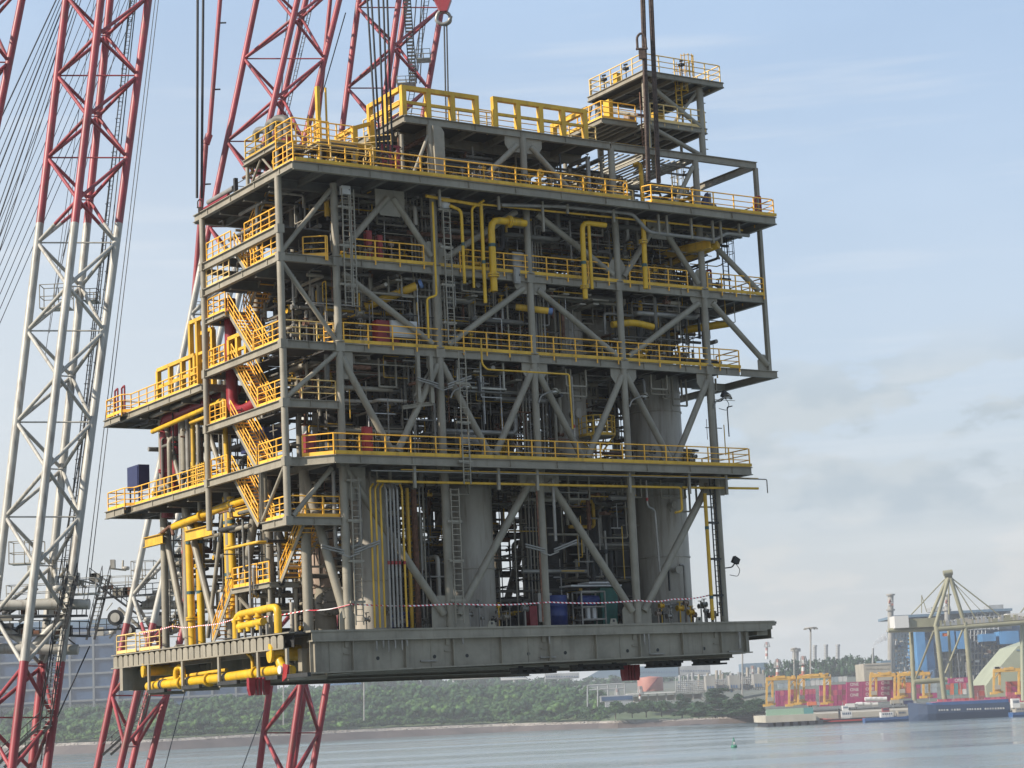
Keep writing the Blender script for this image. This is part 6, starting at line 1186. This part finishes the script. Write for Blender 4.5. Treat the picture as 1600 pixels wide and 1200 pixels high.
for lab,x0,x1,y0,y1 in refs:
    b = MB('plant_grey'); YR = 1560; n = int((x1-x0)/3)
    for i in range(n+1): x = x0+(x1-x0)*i/n; line(b,(x,y1),(x,y0+rk.uniform(-2,8)),YR,.35,n=4)
    for j in range(6): y = y0+6+(y1-y0-6)*j/6; line(b,(x0,y+1),(x1,y-(x1-x0)*.048+1),YR,.4,n=4)
    for i in range(46): x, y = rk.uniform(x0,x1-5), rk.uniform(y0+4,y1-2); blk(b,x,y,x+rk.uniform(1,5),y+rk.uniform(1,5),YR+rk.uniform(1,14),4,rk.choice(('beige','plant_grey','white','concrete','steel','salmon','plant_blue')))
    for i in range(5): x = rk.uniform(x0+2,x1-2); line(b,(x,y1),(x,y0-rk.uniform(0,10)),YR+18,rk.uniform(.7,1.6),rk.choice(('plant_grey','beige')),n=10)
    loc_build(b,'refinery_block',label=lab,category='refinery')
for lab,x0,y0,x1,y1,m in (('pale square plant building, left one of three behind the shore trees',1103,1056,1118,1078,'concrete'),('pale square plant building, middle one of three behind the shore trees',1140,1055,1156,1076,'concrete'),('pale square plant building, right one of three behind the shore trees',1178,1053,1194,1074,'concrete')):
    b = MB(m); blk(b,x0,y0,x1,y1,1540,16); b2 = b; [blk(b2,x0+2+k*4,y1-6,x0+4+k*4,y1-1,1539.7,.3,'plant_navy') for k in range(3)]; loc_build(b,'plant_building',label=lab,category='building')
# arched hall and low sheds far off
b = MB('plant_grey'); p = at(912,1062,2600); q = at(1000,1058,2600); n = 12; top = at(956,1043,2600).z-p.z
prof = [(p.x+(q.x-p.x)*i/n, 2600, p.z+top*math.sin(math.pi*i/n)) for i in range(n+1)]; b.slab(prof, 60, (0,1,0), 'roof_blue'); b.box((p.x,2598,p.z-8),(q.x,2599,p.z+1)); loc_build(b,'arched_hall',label='hazy hall with a low blue arched roof far behind the salmon tank',category='hall')
for lab,x0,y0,x1,y1,m in (('hazy long blue-roofed shed under the left half of the module',505,1063,560,1070,'plant_blue'),('hazy white low building under the middle of the module',706,1052,770,1061,'beige'),('hazy white block with dark windows right of the low white building',782,1050,822,1062,'white'),('hazy low grey shed between the white block and the arched hall',852,1052,905,1060,'plant_grey'),('hazy blue flat-roofed plant hall right of the red bumpers',1000,1040,1060,1058,'roof_blue'),('hazy pale plant hall above the refinery blocks',1062,1040,1110,1054,'plant_grey'),('hazy grey roofed hall above the right refinery group',1160,1036,1200,1050,'roof_blue'),('orange and grey cargo sheds at the foot of the tree belt',1325,1058,1350,1066,'box_orange')):
    b = MB(m); blk(b,x0,y0,x1,y1,2350,40); k_ = int((x1-x0)/4)
    for k in range(k_): blk(b,x0+1+k*4,(y0+y1)/2,x0+2.6+k*4,(y0+y1)/2+2,2349.5,.4,'plant_navy')
    loc_build(b,'shed',label=lab,category='building')
for px,yt,lab in ((709,1047,'distant thin grey chimney seen just under the girder, left of the white block'),(804,1042,'distant pale chimney behind the white block under the girder'),(852,1046,'distant dark chimney right of the pale one under the girder'),(658,1051,'short dark mast on the hazy skyline under the left part of the girder')):
    b = MB('plant_grey'); line(b,(px,1066),(px,yt),2400,1.6 if px in (709,804) else .7,n=8); loc_build(b,'chimney',label=lab,category='chimney')
# ---------------------------------------------------------- vessels afloat
def hull(b, x0, x1, ywl, fb, Y, beam, m, m2=None, rise=.3, bow=1):
    p, q = at(x0,ywl,Y), at(x1,ywl,Y); L = q.x-p.x; n = 12; h = fb/FPX*Y; vs = []
    for i in range(n+1):
        t = i/n; e = t if bow > 0 else 1-t; w_ = beam/2*(min(1,(1-e)*5)**.6 if e > .8 else 1); sh = h*(1+rise*max(0,(e-.55)/.45)**2); x = p.x+L*t
        for yy, zz in ((-w_*.85,-.4),(-w_,h*.45),(-w_,sh),(w_,sh),(w_,-.4)): vs.append((x, Y+beam/2+yy, zz))
    fs = [(i*5+k,i*5+k+1,(i+1)*5+k+1,(i+1)*5+k) for i in range(n) for k in range(4)]+[(0,1,2,3,4),tuple(n*5+k for k in (4,3,2,1,0))]
    b.add(vs, fs, m); return p, L, h
def boat(name, x0, x1, ywl, fb, beam, m, lab, cat, bow, houses, Y=None, grp=None):
    Y = Y or wdist((x0+x1)/2, ywl); root = empty(name, at((x0+x1)/2,ywl,Y)*1, 0, label=lab, category=cat); root.location.z = 0
    b = MB(m); p, L, h = hull(b,x0,x1,ywl,fb,Y,beam,m,bow=bow); loc_build(b,'hull',root)
    for (nm,f0,f1,z0,z1,m_,w_) in houses:
        b = MB(m_); b.box((p.x+L*f0,Y+beam*(.5-w_/2),h*z0),(p.x+L*f1,Y+beam*(.5+w_/2),h*z1))
        if z1-z0 > .5 and m_ != 'plant_grey':
            for k in range(5): x = p.x+L*(f0+(f1-f0)*(.12+.17*k)); b.box((x,Y+beam*(.5-w_/2)-.05,h*(z0+(z1-z0)*.5)),(x+L*(f1-f0)*.1,Y+beam*(.5-w_/2),h*(z0+(z1-z0)*.8)),'glass_blue')
        loc_build(b,nm,root)
    b = MB('plant_grey')
    for i in range(9): x = p.x+L*rk.uniform(.08,.92); b.bar((x,Y+1,h),(x,Y+1,h*rk.uniform(1.2,2.2)),.2,.2)
    b.bar((p.x+L*.02,Y+.5,h*1.3),(p.x+L*.9,Y+.5,h*1.25),.1,.1); b.bar((p.x+L*.55,Y+beam/2,h),(p.x+L*.55,Y+beam/2,h*4.6),.25,.25); loc_build(b,'mast',root)
    return root
boat('tugboat',1283,1352,1130,7,9,'hull_red','red hulled tug with a white wheelhouse moored at the quay','tugboat',-1,[('wheelhouse',.48,.72,1,2.6,'white',.7),('bridge',.53,.66,2.6,3.8,'white',.5),('funnel',.44,.47,1,3.2,'dark_metal',.3),('fender',.02,.95,.75,1.0,'dark_fender',1.03)])
boat('workboat',1352,1440,1127,6.5,9,'hull_blue','dark blue workboat with a low white deckhouse beside the red tug','workboat',1,[('deckhouse',.30,.52,1,2.2,'white',.6),('deck_cargo',.34,.46,2.2,3.2,'maroon',.4),('bridge',.60,.75,1,2.4,'beige',.6)])
boat('cargo_ship',1425,1580,1124,22,18,'hull_navy','big dark blue ship with white letters along its side, under the khaki crane','ship',-1,[('bulwark',.22,.99,1.0,1.22,'hull_blue',.98),('deck_line',.26,.99,1.22,1.25,'pink',.96)],Y=1080)
boat('pilot_boat',1583,1640,1119,7,10,'hull_blue','dark blue boat with a cream deckhouse at the right edge','boat',1,[('deckhouse',.1,.5,1,2.0,'beige',.7),('bridge',.05,.25,2.0,4.0,'white',.5)],Y=1050)
b = MB('white'); ls = random.Random(9); Yl = 1080-.25                       # unreadably small lettering: rows of white marks
for i in range(26):
    x = 1467+i*4.0
    if i in (4,9,10,17): continue
    z = at(x,1111-(x-1467)*.030,Yl).z
    wd = ls.uniform(.5,.95); xx = at(x,1110,Yl).x; b.box((xx,Yl,z),(xx+wd,Yl+.2,z+.9)); b.box((xx,Yl,z+.35),(xx+wd*.6,Yl+.2,z+.55))
loc_build(b,'lettering',next(o for o in COL.objects if o.name.startswith('cargo_ship')))
# buoy
Yb = wdist(1147,1168); by = empty('buoy', Vector((at(1147,1168,Yb).x,Yb,0)), 0, label='small green channel buoy floating alone on the water at the lower right', category='buoy')
b = MB('buoy_green'); b.lathe((0,0,-.3),[(.85,0),(1.0,.3),(1.0,.85),(.8,1.0)],n=20); b.build('float', by); b = MB('buoy_green')
for i in range(4): a = math.pi/4+i*math.pi/2; b.bar((.72*math.cos(a),.72*math.sin(a),.6),(.12*math.cos(a),.12*math.sin(a),3.0),.10,.10)
for z,r in ((1.4,.5),(2.0,.34)): 
    for i in range(4): a = math.pi/4+i*math.pi/2; c_ = a+math.pi/2; b.bar((r*math.cos(a),r*math.sin(a),z),(r*math.cos(c_),r*math.sin(c_),z),.06,.06)
b.lathe((0,0,2.2),[(.42,0),(.03,.9)],n=14); b.tube((0,0,3.0),(0,0,3.4),.07,n=8); b.build('tower', by); b = MB('white'); b.box((-.35,-.55,1.2),(.35,-.5,1.7)); b.build('number_plate', by)
# air
hm = bpy.data.materials.new('haze'); hm.use_nodes = True; t = hm.node_tree; t.nodes.remove(t.nodes['Principled BSDF']); pv = t.nodes.new('ShaderNodeVolumePrincipled'); pv.inputs['Density'].default_value = .00014; pv.inputs['Color'].default_value = (.95,.97,1,1); pv.inputs['Anisotropy'].default_value = .2
t.links.new(pv.outputs[0], t.nodes['Material Output'].inputs['Volume']); MATS['haze'] = hm
b = MB('haze'); b.box((-4100,-310,-2),(4100,4300,125)); b.build('haze', kind='stuff')
